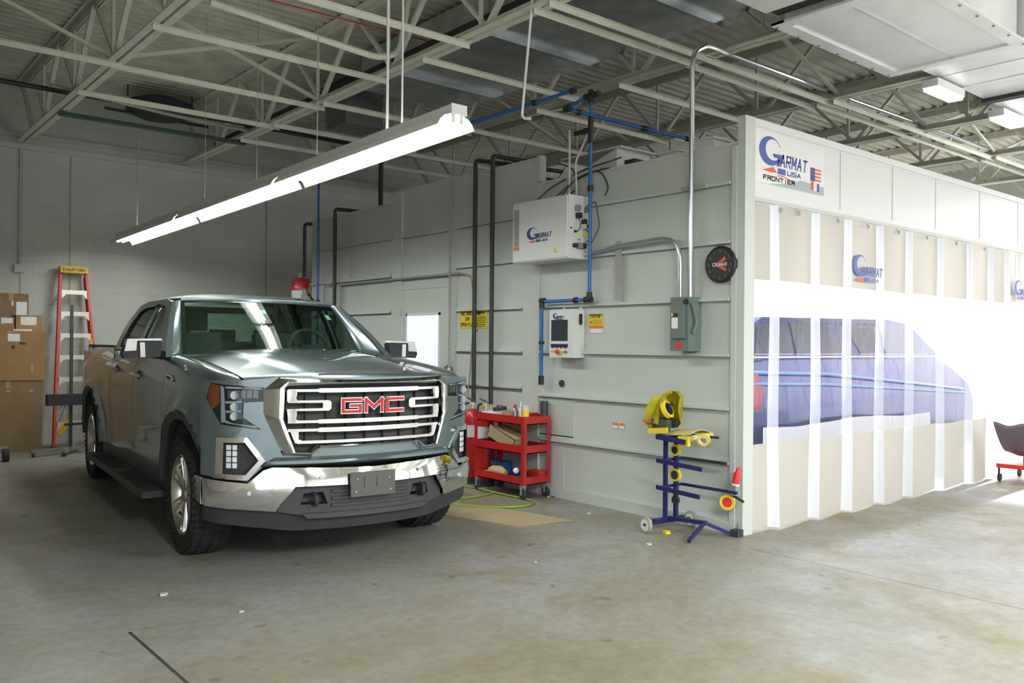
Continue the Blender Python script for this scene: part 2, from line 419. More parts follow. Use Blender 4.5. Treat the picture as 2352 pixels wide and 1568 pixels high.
# ================================================================== CAMERA
cam_d = bpy.data.cameras.new('camera'); cam = bpy.data.objects.new('camera', cam_d); COL.objects.link(cam); SC.camera = cam
S_ = 1.5/1.58
cam.location = (-6.07114341*S_, -4.23268559*S_, 1.5)
yaw, pit, rol = .872913420, .0029482778, .0088969156
fw = Vector((math.cos(yaw)*math.cos(pit), math.sin(yaw)*math.cos(pit), math.sin(pit)))
rt = Vector((math.sin(yaw), -math.cos(yaw), 0)); up = rt.cross(fw)
r2 = rt*math.cos(rol) + up*math.sin(rol); u2 = -rt*math.sin(rol) + up*math.cos(rol)
cam.rotation_euler = Matrix((r2, u2, -fw)).transposed().to_euler()
cam_d.sensor_width = 36.; cam_d.lens = 1964.72612*36./2352.; cam_d.clip_start = .05; cam_d.clip_end = 300

# ================================================================== SETTING
W, D, H = 12.5, 9.6, 5.15
struct('floor', MB().box((-7, -9, -.12), (W, D, 0)), 'floor', 'stained polished concrete workshop floor', 'floor', smooth=False)
struct('ground', MB().box((-60, -90, -.30), (90, 60, -.13)), 'ground', 'pale paved yard outside the workshop', 'ground', smooth=False)
struct('wall_back', MB().box((-7, D, 0), (W, D+.2, H)), 'block_wall', 'painted white block wall behind the pickup', 'wall', smooth=False)
wl = MB(); wl.box((-7.2, -2.4, 0), (-7, D+.2, H)); wl.box((-7.2, -9, 0), (-7, -8.6, H)); wl.box((-7.2, -8.6, 4.3), (-7, -2.4, H))  # unseen opening behind the camera, added to let daylight onto the booth wall
struct('wall_left', wl, 'tan_wall', 'tan side wall left of the pickup with an added unseen opening for daylight', 'wall', smooth=False)
wf = MB(); wf.box((-7.2, -9.2, 0), (-2, -9, H)); wf.box((11.5, -9.2, 0), (W+.2, -9, H)); wf.box((-2, -9.2, 3.9), (11.5, -9, H))
for x in (2.2, 6.8): wf.box((x, -9.2, 0), (x+.5, -9, 3.9))
struct('wall_front', wf, 'block_wall', 'front wall with open bay doors', 'wall', smooth=False)
wr = MB(); wr.box((W, -9, 4.4), (W+.2, D+.2, H)); wr.box((W, -9, 0), (W+.2, -8, 4.4)); wr.box((W, 9.3, 0), (W+.2, D, 4.4))
struct('wall_right', wr, 'block_wall', 'right wall with a wide open bay door', 'wall', smooth=False)
dk = MB(); n = int((D+9)/.16)
prof = []
for i in range(n+1):
    y = -9 + i*.16
    prof += [(y, H), (y+.06, H), (y+.085, H-.045), (y+.135, H-.045)]
prof = [(min(a, D), b) for a, b in prof]
for (y0, z0), (y1, z1) in zip(prof, prof[1:]):
    if y1 > y0: dk.poly([(-7, y0, z0), (W, y0, z0), (W, y1, z1), (-7, y1, z1)])
bmesh.ops.remove_doubles(dk.bm, verts=dk.bm.verts[:], dist=1e-5)
dk.box((-7.2, -9.2, H+.03), (W+.2, D+.2, H+.2))
struct('ceiling', dk, 'deck', 'corrugated metal roof deck', 'ceiling', smooth=False)
t = MB(); t.box((-7, D-.05, 4.17), (W, D, 4.24)); struct('trim_1', t, 'block_wall', 'lower ledge along the block wall', 'trim', smooth=False)
t = MB(); t.box((-7, D-.03, 4.34), (W, D, 4.40)); struct('trim_2', t, 'block_wall', 'upper ledge along the block wall', 'trim', smooth=False)
for k, x in enumerate((-3.35, -2.72, .27)):
    t = MB(); t.box((x-.012, D-.006, 0), (x+.012, D, 4.17)); struct('trim_%d' % (k+3), t, 'steel_dim', 'vertical joint in the block wall', 'trim', smooth=False)

# ================================================================== ROOF JOISTS
JX = [-5.5, -3.35, -1.11, .9, 3.1, 5.25, 7.4, 9.55, 11.7]
JN = ['first', 'second', 'third', 'fourth', 'fifth', 'sixth', 'seventh', 'eighth', 'ninth']
ZB, ZT = 4.25, 5.0
def joist(x, i):
    j = thing('roof_joist', 'cream open-web steel roof joist, %s from the left of the building' % JN[i], 'joist', (x, 0, 0), group='open-web roof joists')
    b = MB()
    for s in (-1, 1):
        b.box((s*.014 if s > 0 else -.084, -8.9, ZB), (.084 if s > 0 else -.014, 9.5, ZB+.012)); b.box((s*.014 - .005, -8.9, ZB+.012), (s*.014 + .005, 9.5, ZB+.085))
    b.done('bottom_chord', 'steel_cream', j, smooth=False)
    b = MB()
    for s in (-1, 1):
        b.box((.014 if s > 0 else -.084, -8.95, ZT+.083), (.084 if s > 0 else -.014, 9.58, ZT+.095)); b.box((s*.014-.005, -8.95, ZT), (s*.014+.005, 9.58, ZT+.083))
    b.done('top_chord', 'steel_cream', j, smooth=False)
    ys = [-7.4 + 1.55*k for k in range(11)]
    for k, y in enumerate(ys):
        for s in (-1, 1):
            m = MB(); m.bar((s*.012, y + s*.03, ZB+.05), (s*.012, y + s*.775, ZT+.05), .035, .05, up=(1,0,0)); m.done('diagonal', 'steel_cream', j, smooth=False)
        m = MB(); m.bar((0, y+.1, ZB+.05), (0, y+.1, ZT+.05), .03); m.done('vertical', 'steel_cream', j, smooth=False)
    m = MB(); m.bar((0, 8.85, ZB+.05), (0, 9.5, ZT+.02), .05); m.done('end_strut', 'steel_cream', j, smooth=False)
    return j
for i, x in enumerate(JX): joist(x, i)
ORD = ['first', 'second', 'third', 'fourth', 'fifth', 'sixth', 'seventh']
def bridge(i, y, n_, z=ZB-.025, x0=None, x1=None, m_='steel_cream'):
    y += .045*(i % 2)
    xa = JX[i] - .06 if x0 is None else x0; xb = JX[i+1] + .06 if x1 is None else x1
    b = MB(); b.box((xa, y-.004, z-.03), (xb, y+.004, z+.024)); b.box((xa, y-.03, z+.018), (xb, y+.03, z+.024))
    o = b.done('bridging_bar', m_, smooth=False)
    tag(o, 'cream bridging bar under the %s and %s joists, %s along from the back wall' % (JN[i], JN[i+1], ORD[n_]), 'bridging bar', 'bridging bars between the joists')
for i, ys in {0: (5.0,), 1: (6.2, 5.0, 3.62, 2.2), 2: (7.2, 6.15, 4.85, 2.83, 1.22, 1.03), 3: (7.3, 6.35, 4.65, 3.40, 2.1, 1.22, 1.0), 4: (5.4, 3.2, 1.17, .97), 5: (5.4, 3.2, 1.12, .93), 6: (3.2, 1.1, .9), 7: (3.2, 1.1, .9)}.items():
    for k, y in enumerate(ys): bridge(i, y, k)
for i in (0, 1, 3, 4, 5, 6, 7):
    for yy, w in ((5.0, 'back row'), (.9, 'front row')):
        for s, nm in ((0, 'rising to the right'), (1, 'rising to the left')):
            a = (JX[i], yy + .04*s, ZB+.05 if not s else ZT+.03); b_ = (JX[i+1], yy + .04*s, ZT+.03 if not s else ZB+.05)
            m = MB(); m.bar(a, b_, .035); o = m.done('cross_brace', 'steel_cream', smooth=False)
            tag(o, 'cream cross brace between %s and %s joists, %s, %s' % (JN[i], JN[i+1], w, nm), 'brace', 'cross braces between the joists')
# pipes along the back wall, under the joists
def pipe(name, pts, r, m_, label, cat, n=10, rb=.06, group=None):
    o = MB().tube(bend(pts, rb) if len(pts) > 2 else pts, r, n).done(name, m_)
    return tag(o, label, cat, group)
pipe('sprinkler_pipe', [(-6.9, 7.1, 4.42), (-1.3, 7.1, 4.42), (.9, 7.1, 4.40), (12, 7.1, 4.4)], .028, 'dark_pipe', 'thin black sprinkler pipe running across near the back wall', 'pipe')
tag(MB().box((-3.36, 7.30, ZB-.055), (-1.05, 7.38, ZB-.01)).done('strut_channel', 'green_strut', smooth=False), 'dark green strut channel under two joists above the light row', 'strut channel')
pipe('steel_pipe', [(-3.6, 6.6, 4.14+.2), (-2.2, 6.75, 4.28), (-1.1, 6.95, 4.30)], .022, 'steel_dim', 'thin grey sagging pipe between the black pipe and green strut', 'pipe')
pipe('gas_line', [(-3.35, 3.75, 4.75), (-1.3, 3.66, 4.75), (-.58, 3.62, 4.75)], .008, 'red', 'thin red line strung through the joists', 'cable')
pipe('conduit', [(-3.2, 2.9, 4.26), (-1.55, 3.02, 4.20), (-1.3, 3.05, 4.30), (-1.15, 3.1, 4.9)], .03, 'steel_cream', 'cream painted conduit bending upwards between the joists', 'conduit', rb=.2)
pipe('conduit', [(1.1, 1.0, 4.33), (3.3, 1.0, 4.33), (7.8, .95, 4.33), (12, .95, 4.33)], .022, 'galv', 'long shiny galvanised conduit running above the booth front', 'conduit')
# unit heater and hanging duct near the back wall
t = thing('unit_heater', 'dark round heater hung under the deck by the back wall', 'heater', (-1.75, 8.7, 4.80))
MB().lathe([(0,-.10),(.30,-.09),(.46,-.02),(.46,.10),(.3,.16),(0,.16)], n=28).done('casing', 'soft_black', t)
MB().tube([(-.75,0,-.08), (.75,.1,-.08)], .02).done('bracket', 'dark_pipe', t)
for s in (-.45, .45): MB().tube([(s,0,.15), (s,0,.42)], .01, 6).done('hanger_rod', 'dark_pipe', t)
t = thing('hanging_duct', 'dark grey square duct drop between the joists above the light row', 'duct', (0.05, 6.3, 4.5))
MB().box((-.28,-.28,-.1), (.28,.28,.6)).done('casing', 'steel_grey', t, smooth=False)
MB().box((-.33,-.33,.42), (.33,.33,.47)).done('collar', 'dark_pipe', t, smooth=False)
pipe('black_pipe', [(-.62, 1.2, 4.66), (-.62, 9.5, 4.66)], .05, 'dark_pipe', 'thick black pipe running beside the main duct towards the back wall', 'pipe')

# ================================================================== DUCTWORK
t = thing('air_duct', 'long dark galvanised duct between the joists in the middle', 'duct', (0, 0, 0))
b = MB(); b.box((-.5, .1, 4.58), (.93, 5.15, 5.02)); b.done('casing', 'duct', t, smooth=False)
for y in (4.25, 2.6, .96):
    b = MB(); b.box((-.54, y-.025, 4.53), (.97, y+.025, 5.04)); b.done('flange', 'galv', t, smooth=False)
t = thing('supply_duct', 'large bright rectangular duct with screwed flange edges, top right', 'duct', (0, 0, 0))
b = MB(); b.box((.38, -1.17, 4.12), (2.24, -.11, 4.95)); b.done('casing', 'duct_light', t, smooth=False)
b = MB(); b.box((.30, -1.25, 4.10), (2.30, -1.13, 4.12)); b.box((.30, -.15, 4.10), (2.30, -.03, 4.12)); b.box((.30, -1.25, 4.099), (.42, -.03, 4.12)); b.box((2.2, -1.25, 4.099), (2.30, -.03, 4.12)); b.done('flange', 'duct_light', t, smooth=False)
b = MB(); b.box((.42, -.665, 4.108), (2.2, -.655, 4.121)); b.done('seam', 'alu', t, smooth=False)
for k in range(7):
    for y in (-.05, -1.22):
        MB().lathe([(0,0),(.012,0),(.012,.008),(0,.008)], Matrix.Translation((.36+k*.315, y, 4.092)), 8).done('screw', 'steel_grey', t)
t = thing('rear_duct', 'bright rectangular duct past the dark joint, upper right edge', 'duct', (0, 0, 0))
b = MB(); b.box((2.32, -1.4, 4.18), (4.0, -.22, 4.95)); b.done('casing', 'duct_light', t, smooth=False)
b = MB(); b.box((4.0, -1.42, 4.14), (4.12, -.20, 4.95)); b.done('gasket', 'soft_black', t, smooth=False)
b = MB(); b.box((4.12, -1.4, 4.18), (8.0, -.22, 4.95)); b.done('far_casing', 'duct_light', t, smooth=False)
for x in (2.9, 3.4): MB().box((x, -1.405, 4.175), (x+.01, -.215, 4.18)).done('seam', 'alu', t, smooth=False)
t = thing('near_duct', 'pale duct end at the top edge left of the dark duct joint', 'duct', (0, 0, 0))
b = MB(); b.box((-1.6, -1.2, 4.14), (.12, -.10, 4.95)); b.done('casing', 'duct_light', t, smooth=False)
b = MB(); b.box((.12, -1.2, 4.17), (.30, -.10, 4.95)); b.done('gasket', 'soft_black', t, smooth=False)

# ================================================================== LIGHT ROWS
def fixture(root_label, x, y0, y1, z0, z1, group, seg=2, nm='fluorescent_light'):
    """z0 at y0 (near) and z1 at y1 (far)"""
    L = math.hypot(y1-y0, z1-z0); t = thing(nm, root_label, 'ceiling light', (x, y0, z0), group=group)
    t.rotation_euler = (math.atan2(z1-z0, y1-y0), 0, 0)
    MB().box((-.062, 0, 0), (.062, L, .062)).done('housing', 'fixture', t, smooth=False)
    b = MB()
    P = [(.062,.0), (.10,-.012), (.135,-.045), (.155,-.085)]
    for s in (-1, 1):
        for (a, c), (d, e) in zip(P, P[1:]):
            b.poly([(s*a, .03, c), (s*d, .03, e), (s*d, L-.03, e), (s*a, L-.03, c)])
            b.poly([(s*a, .03, c+.004), (s*a, L-.03, c+.004), (s*d, L-.03, e+.004), (s*d, .03, e+.004)])
    b.done('reflector', 'reflector', t)
    MB().box((-.066, -.006, -.004), (.066, .006, .066)).done('end_cap', 'white_plastic', t, smooth=False)
    for k in range(seg):
        a, c = L*k/seg + .03, L*(k+1)/seg - .03
        for s in (-.033, .033):
            MB().cyl((s, a, -.035), (s, c, -.035), .019, 12).done('tube_lamp', 'tube_glow', t)
            for e in (a-.012, c+.002): MB().box((s-.014, e, -.055), (s+.014, e+.012, 0)).done('lamp_holder', 'white_plastic', t, smooth=False)
    return t
zl = lambda y: 3.07 - (y-.71)*.0185
for k, (a, c, w) in enumerate(((.71, 3.36, 'nearest of the hanging row, above the pickup hood'), (3.36, 6.02, 'middle one of the hanging row above the pickup'), (6.02, 8.68, 'far end of the hanging row near the block wall'))):
    fixture('lit twin-tube fluorescent light, %s' % w, -2.29, a, c, zl(a), zl(c), 'fluorescent lights in the hanging row')
for y, r_, w in ((1.64, .011, 'thick white rod nearest the camera'), (1.43, .008, 'thinner white rod beside the thick one'), (2.79, .004, 'thin wire above the pickup cab'), (4.06, .003, 'thin wire over the middle light'), (5.45, .003, 'thin wire where the middle and far lights meet'), (7.9, .010, 'grey rod at the far end from the green strut')):
    o = MB().cyl((-2.29, y, zl(y)+.06), (-2.29, y, 5.13 if y < 7 else 4.2), r_, 8).done('hanger_rod', 'white' if r_ > .006 and y < 3 else 'steel_dim')
    tag(o, 'light row hanger, ' + w, 'hanger', 'hangers of the light row')
t = thing('drop_rod', 'white rod hanging from a joist with a hook at its end, right of the light', 'rod', (-1.15, 1.35, 0))
MB().cyl((0, -.19, 5.1), (0, .03, 3.4), .011, 8).done('rod', 'white', t)
MB().tube([(0, .03, 3.4), (.02, .02, 3.375), (.06, -.02, 3.375)], .012, 8).done('hook', 'white', t)
# added glowing boxes standing in for sunlit patches on the duct side
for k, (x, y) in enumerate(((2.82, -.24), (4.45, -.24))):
    t = thing('duct_sun_patch', 'short glowing box standing in for a sunlit patch on the duct side, %s' % ('nearer one' if k == 0 else 'at the right edge'), 'ceiling light', (x, y, 4.06), group='glowing boxes for the sunlit duct patches')
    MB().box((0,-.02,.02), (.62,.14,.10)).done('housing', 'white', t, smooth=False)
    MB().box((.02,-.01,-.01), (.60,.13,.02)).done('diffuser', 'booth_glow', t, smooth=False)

# ================================================================== SPRAY BOOTH
B = thing('spray_booth', 'large light grey panelled paint booth filling the right half of the workshop', 'paint booth', (0, 0, 0))
def bp(name, boxes, m_='panel', label=None, parent=B):
    b = MB()
    for a, c in boxes: b.box(a, c)
    return b.done(name, m_, parent, label, smooth=False)
bp('side_wall', [((.0, .03, .0), (.05, 2.41, 3.12))]); bp('side_wall', [((.0, 2.41, .0), (.05, 5.19, 3.38))], 'panel'); bp('side_wall', [((.0, 5.19, 0), (.05, 7.37, 3.25))])
def rail(y0, y1, z): bp('rail', [((-.045, y0, z-.012), (0, y1, z+.012)), ((-.012, y0, z-.012), (0, y1, z+.05))])
for z in (.56, .995, 1.425, 1.875, 2.335, 2.81): rail(.11, 2.40, z)
bp('rail', [((-.028, .101, 0), (0, 2.409, .10))]); bp('rail', [((-.028, 2.662, 0), (0, 3.828, .10))])
for z in (.56, 1.05, 1.425, 1.875, 2.36, 2.81): rail(2.67, 3.82, z)
for z in (2.31, 2.80): rail(3.96, 4.95, z)
for z in (.56, .99, 1.425, 1.885, 2.335, 2.81): rail(5.22, 7.36, z)
bp('post', [((-.031, .052, 0), (0, .10, 3.10))]); bp('post', [((-.022, 2.41, 0), (0, 2.66, 3.12))]); bp('post', [((-.022, 3.83, 0), (0, 3.95, 2.35))])
bp('post', [((-.022, 4.97, 0), (0, 5.19, 3.38))]); bp('post', [((-.015, 7.33, 0), (0, 7.37, 3.25))]); bp('post', [((-.025, 2.405, 3.14), (.055, 2.45, 3.405))])
for y in (2.05, 3.45): bp('seam_strip', [((-.004, y, .1), (0, y+.02, .99 if y < 2.4 else 3.0))])
bp('corner_post', [((-.02, -.02, 0), (.115, .05, 3.33))], 'panel')
bp('cap_rail', [((-.01, 2.41, 3.37), (.06, 5.19, 3.395))]); bp('cap_rail', [((-.01, 5.19, 3.24), (.06, 7.37, 3.265))]); bp('cap_rail', [((-.01, .03, 3.11), (.06, 2.41, 3.135))])
# little access panel low on the wall
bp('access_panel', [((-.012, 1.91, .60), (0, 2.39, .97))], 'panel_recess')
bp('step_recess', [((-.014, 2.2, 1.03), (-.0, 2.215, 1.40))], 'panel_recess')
b = MB().lathe([(0,0),(.032,0),(.032,.02),(0,.02)], Matrix.Translation((-.02, 2.08, 1.12)) @ Matrix.Rotation(PI/2, 4, 'Y'), 16); b.done('plug', 'soft_black', B, 'round black plug')
# personnel door
bp('door_frame', [((-.03, 3.95, 0), (0, 4.0, 2.2)), ((-.03, 4.9, 0), (0, 4.96, 2.2)), ((-.03, 4.0, 2.15), (0, 4.9, 2.2))], 'panel')
dr = bp('door', [((-.022, 4.0, .02), (0, 4.9, 2.15))], 'panel')
MB().box((-.028, 4.15, 1.15), (-.021, 4.815, 1.83)).done('window', 'door_glow', dr, 'bright white window', smooth=False)
bp('window_frame', [((-.034, 4.12, 1.10), (-.02, 4.15, 1.86)), ((-.034, 4.815, 1.10), (-.02, 4.845, 1.86)), ((-.034, 4.12, 1.83), (-.02, 4.845, 1.86))], 'panel_white', parent=dr)
bp('door_latch', [((-.06, 4.94, 1.85), (-.03, 4.98, 1.93))], 'steel_cream', parent=dr)
# front header, its seams, sign
hd = bp('header', [((.115, .0, 2.70), (8.6, .06, 3.31))], 'panel_white')
bp('header_trim', [((.115, -.012, 3.27), (8.6, .0, 3.33))], 'panel_white'); bp('header_trim', [((.115, -.006, 2.70), (8.6, 0, 2.725))], 'panel_white')
for x in (1.45, 2.43, 3.37, 4.48, 5.6, 6.7): bp('seam', [((x, -.004, 2.74), (x+.012, 0, 3.27))], 'panel')
for x0, x1 in ((1.50,2.38),(2.48,3.32),(3.42,4.43),(4.53,5.55)):
    for z in (2.765, 3.24): bp('inset', [((x0, -.002, z), (x1, 0, z+.008))], 'panel_white')
bp('curtain_track', [((.115, -.012, 2.67), (8.6, .03, 2.70))], 'panel')
bp('roof', [((.06, .06, 3.02), (8.6, 7.37, 3.10))], 'panel_white'); bp('rear_wall', [((.05, 7.30, 0), (8.6, 7.37, 3.02))], 'panel_white')
bp('inner_wall', [((.05, .07, 0), (.08, 7.3, 3.02))], 'panel_white')
def front_f(u, v, d): return Vector((u, -.006 - d, v))
sg = MB().box((.126, -.006, 2.825), (1.17, 0, 3.25)).done('sign', 'white', B, 'white sign with a blue swirl logo and a small flag', smooth=False)
def garmat(f, u0, v0, w, parent, with_usa=True, dark=False, sx=1.):
    """the swirl G with ARMAT beside it, w = total width; sx=-1 when u grows to the left"""
    blue = 'logo_dark' if dark else 'logo_blue'
    g = lambda u, v, d: f(u0 + sx*u*w, v0 + v*w, d)
    # crescent: an ellipse minus a smaller one shifted to the right
    A = [(.22 + .22*math.cos(R(a)), .185 + .165*math.sin(R(a))) for a in range(22, 331, 9)]
    C_ = [(.275 + .150*math.cos(R(a)), .205 + .120*math.sin(R(a))) for a in range(322, 16, -9)]
    MB().prism(A + C_, g, .0015).done('logo_swirl', blue, parent)
    b = MB(); b.prism([(.27,.165), (.50,.172), (.47,.128), (.40,.03), (.345,.03), (.39,.12), (.29,.125)], g, .0015)
    text(b, 'ARMAT', g, .43, .045, .076, .125, .021, slant=.14, gap=.52, t=.0015); b.done('logo_text', blue, parent)
    if with_usa:
        MB().prism([(.06,-.045), (.28,.012), (.36,-.045), (.25,-.055)], g, .0015).done('logo_flash', 'logo_red', parent)
        b = MB().prism([(.37,-.055), (.53,-.055), (.53,.012), (.37,.012)], g, .0015); b.done('logo_bar', blue, parent)
        b = MB(); text(b, 'USA', g, .57, -.045, .075, .045, .013, slant=.1, gap=.35, t=.0015); b.done('logo_text', blue, parent)
garmat(front_f, .185, 2.965, .72, sg)
b = MB(); text(b, 'FRONTIER', front_f, .25, 2.862, .042, .030, .010, gap=.42, t=.0015); b.done('sign_text', 'text_black', sg)
MB().prism([(.42,2.905)] + [(.42 + .04*k, 2.905 + .014*math.sin(k*.7)) for k in range(1, 8)] + [(.42 + .04*k, 2.896 + .014*math.sin(k*.7)) for k in range(7, 0, -1)], front_f, .0015).done('logo_flash', 'logo_red', sg)
MB().prism([(.30,2.826),(1.168,2.826),(1.168,2.90),(.80,2.915),(.60,2.86)], lambda u, v, d: Vector((u, -.0062 - d*.1, v)), .002).done('sign_band', 'sign_grey', sg, smooth=False)
b = MB(); b.box((.95, -.0085, 2.935), (1.02, -.007, 3.05)); b.done('flag_field', 'logo_dark', sg, smooth=False)
b = MB()
for k in range(4): b.box((1.025, -.0085, 2.94 + k*.03), (1.12, -.007, 2.955 + k*.03))
b.box((.96, -.0085, 2.86), (1.0, -.007, 2.93)); b.done('flag_stripes', 'logo_red', sg, smooth=False)
b = MB(); b.box((1.0, -.009, 2.85), (1.05, -.007, 2.925)); b.done('flag_tail', 'paper', sg, smooth=False)
b = MB(); b.box((1.05, -.0085, 2.85), (1.09, -.007, 2.92)); b.done('flag_corner', 'logo_blue', sg, smooth=False)
# things on the booth roof
for k, (x, y, w) in enumerate(((.45, .55, 'nearest the corner'), (.6, 1.05, 'second from the corner'), (.75, 1.65, 'third from the corner'))):
    t = thing('roof_light_housing', 'white light housing on the booth roof, %s' % w, 'light housing', (x, y, 3.10), group='light housings on the booth roof')
    MB().box((-.25,-.10,0), (.9,.10,.16)).done('casing', 'white', t, smooth=False); MB().box((-.27,-.12,.16), (.92,.12,.175)).done('lid', 'white_plastic', t, smooth=False)
tag(MB().box((.32, 1.45, 3.10), (.46, 1.58, 3.27)).done('junction_box', 'soft_black', smooth=False), 'small black junction box on the booth roof', 'junction box')
t = thing('exhaust_plenum', 'white angled duct piece on the booth roof behind the control cabinet', 'duct', (.6, 2.2, 3.1))
b = MB(); b.prism([(-.35,.1), (.45,.02), (.45,.13), (-.35,.36)], lambda u, v, d: Vector((d-.1, u, v)), .5); b.done('body', 'white_plastic', t, smooth=False)
MB().box((-.12,-.42,.36), (.42,.45,.375)).done('lip', 'white', t, smooth=False)

# ================================================================== STRIP CURTAIN
CU = thing('curtain', 'pleated vinyl booth curtain with beige bands and a clear middle', 'curtain', (0, -.005, 0))
PX = [.13, .40, 1.03, 1.57, 2.17, 2.77, 3.47, 4.20, 4.78]
def cprofile(z, xs):
    """per bay: list of plan points of the long face and of the short return at height z"""
    w = .55 + .45*(1 - z/2.7); L, S = [], []; x0 = xs[0]; y0 = .02
    for i in range(1, len(xs)):
        x = xs[i] + .012*math.sin(3*z + i*2.1)*w; last = i == len(xs)-1
        L.append([(x0 + (x-.03-x0)*k/6, y0 + (.022*w - y0)*(k/6)**1.4 - .012*math.sin(PI*k/6)*math.sin(z*2.2 + i*1.7)) for k in range(7)])
        S.append([(x-.03, .022*w), (x-.012, .030*w), (x+.008, -.012*w), (x+.022, -.055*w), (x+.035, -.050*w)])
        x0, y0 = x + .035, -.050*w
    return L, S
def drop(par, xs, z0, z1, names, mats, nz=10, off=0.):
    rows = [cprofile(z0 + (z1-z0)*k/nz, xs) for k in range(nz+1)]
    for which in (0, 1):
        for i in range(len(xs)-1):
            b = MB(); prev = None
            for k in range(nz+1):
                z = z0 + (z1-z0)*k/nz; ring = [b.bm.verts.new((x, y+off, z)) for x, y in rows[k][which][i]]
                if prev:
                    for j in range(len(ring)-1): b.bm.faces.new((prev[j], prev[j+1], ring[j+1], ring[j]))
                prev = ring
            b.done(names[which], mats[which], par, smooth=True, ang=80)
def curtain(par, xs, lower=True):
    drop(par, xs, 2.04, 2.66, ('upper_band', 'upper_pleat'), ('curtain_beige', 'curtain_lit'))
    drop(par, xs, .705, 2.04, ('clear_panel', 'clear_pleat'), ('vinyl', 'vinyl_glare'), 16)
    if lower: drop(par, xs, .015, .705, ('lower_band', 'lower_pleat'), ('curtain_beige', 'curtain_lit'))
curtain(CU, PX)
for i, x in enumerate(PX[:-1]):
    MB().lathe([(.012,0),(.02,0),(.02,.006),(.012,.006)], Matrix.Translation((x+.30, -.045, 2.62)) @ Matrix.Rotation(PI/2, 4, 'X'), 12, True).done('eyelet', 'steel_dim', CU)
    if i > 0: MB().tube([(x+.30, -.04, 2.62), (x+.30, -.02, 2.67)], .004, 6).done('hook', 'alu', CU)
def curt_f(u, v, d): return Vector((u, -.046 - d + .04*(u-1.62), v))
garmat(curt_f, 1.60, 2.14, .60, CU)
t = thing('far_curtain', 'second booth curtain without a lower band at the right edge, logo on it', 'curtain', (0, -.005, 0))
curtain(t, [4.84, 5.25, 5.62, 5.98, 6.4, 6.9, 7.4, 7.9, 8.4], False)
garmat(lambda u, v, d: Vector((u, -.07-d, v)), 5.30, 2.12, .55, t)

# ================================================================== WORLD AND LIGHTS
wd = bpy.data.worlds.new('world'); SC.world = wd; wd.use_nodes = True; nt = wd.node_tree
bg = nt.nodes['Background']; sk = nt.nodes.new('ShaderNodeTexSky'); sk.sky_type = 'NISHITA'; sk.sun_disc = False; sk.sun_elevation = R(26); sk.sun_rotation = R(80); sk.air_density = 1.2; sk.dust_density = 3.
mxw = nt.nodes.new('ShaderNodeMixRGB'); mxw.inputs[0].default_value = .75; mxw.inputs[2].default_value = (.90, .90, 1., 1)
sc_ = nt.nodes.new('ShaderNodeVectorMath'); sc_.operation = 'SCALE'; sc_.inputs['Scale'].default_value = .12
nt.links.new(sk.outputs[0], sc_.inputs[0]); nt.links.new(sc_.outputs[0], mxw.inputs[1]); nt.links.new(mxw.outputs[0], bg.inputs[0]); bg.inputs[1].default_value = 2.9
def light(kind, name, loc, energy, size=None, rot=(0,0,0), col=(1,1,1), portal=False, spread=None):
    d = bpy.data.lights.new(name, kind); d.energy = energy; d.color = col
    if kind == 'AREA':
        d.shape = 'RECTANGLE'; d.size, d.size_y = size
        if portal: d.cycles.is_portal = True
        if spread: d.spread = R(spread)
    o = bpy.data.objects.new(name, d); COL.objects.link(o); o.location = loc; o.rotation_euler = rot; return o
sun = light('SUN', 'sun', (20, 2, 10), 5.5, col=(1., .96, .93)); sun.data.angle = R(1.)
sd = Vector((-math.cos(R(25))*math.cos(R(6)), -math.cos(R(25))*math.sin(R(6)), -math.sin(R(25))))
sun.rotation_euler = sd.to_track_quat('-Z', 'Y').to_euler()
light('AREA', 'bay_door_portal_right', (W-.02, .65, 2.2), 1, (17.3, 4.4), (0, R(90), 0), portal=True).rotation_euler = Vector((-1,0,0)).to_track_quat('-Z', 'Z').to_euler()
light('AREA', 'added_opening_portal_left', (-6.98, -5.5, 2.15), 1, (6.2, 4.3), portal=True).rotation_euler = Vector((1,0,0)).to_track_quat('-Z', 'Z').to_euler()  # portal of the added opening in the left wall
light('AREA', 'bay_door_portal_front', (4.75, -8.98, 1.95), 1, (13.5, 3.9), portal=True).rotation_euler = Vector((0,1,0)).to_track_quat('-Z', 'Z').to_euler()
# fluorescent rows of the workshop: unseen fixtures behind and beside the camera, plus added up-facing fill
for k, (x, y) in enumerate(((-5.0, -7.2), (-1.0, -7.2), (3.4, -7.2), (7.5, -7.2), (7.0, -3.5))):
    fixture('lit fluorescent light over the front bays behind the camera, %s' % ['at the left wall', 'left of the middle', 'right of the middle', 'at the right', 'beside the ducts'][k], x, y, y+2.6, 3.6, 3.6, 'fluorescent lights over the front bays')
    e_ = (1.75, 1.5, .25, .1, .1)[k]; light('AREA', 'fluorescent', (x, y+1.3, 3.5), 250*e_, (.25, 2.5), col=(.98, 1., .97)); light('AREA', 'deck_fill_up', (x, y+1.3, 3.72), (60, 70, 300, 380, 420)[k], (.3, 2.5), rot=(PI, 0, 0), col=(.98, 1., .95))  # the up-facing lights are added fill that brightens the roof deck
for y0, y1 in ((.75, 3.3), (3.4, 6.0), (6.05, 8.6)): light('AREA', 'fluorescent_row', (-2.29, (y0+y1)/2, zl((y0+y1)/2)-.075), 22, (.14, 2.5), col=(.97, 1., .92))
for y0 in (.75, 3.4, 6.05): light('AREA', 'fluorescent_row_up', (-2.29, y0+1.3, zl(y0+1.3)+.09), 4, (.3, 2.5), rot=(PI,0,0), col=(.97, 1., .92))
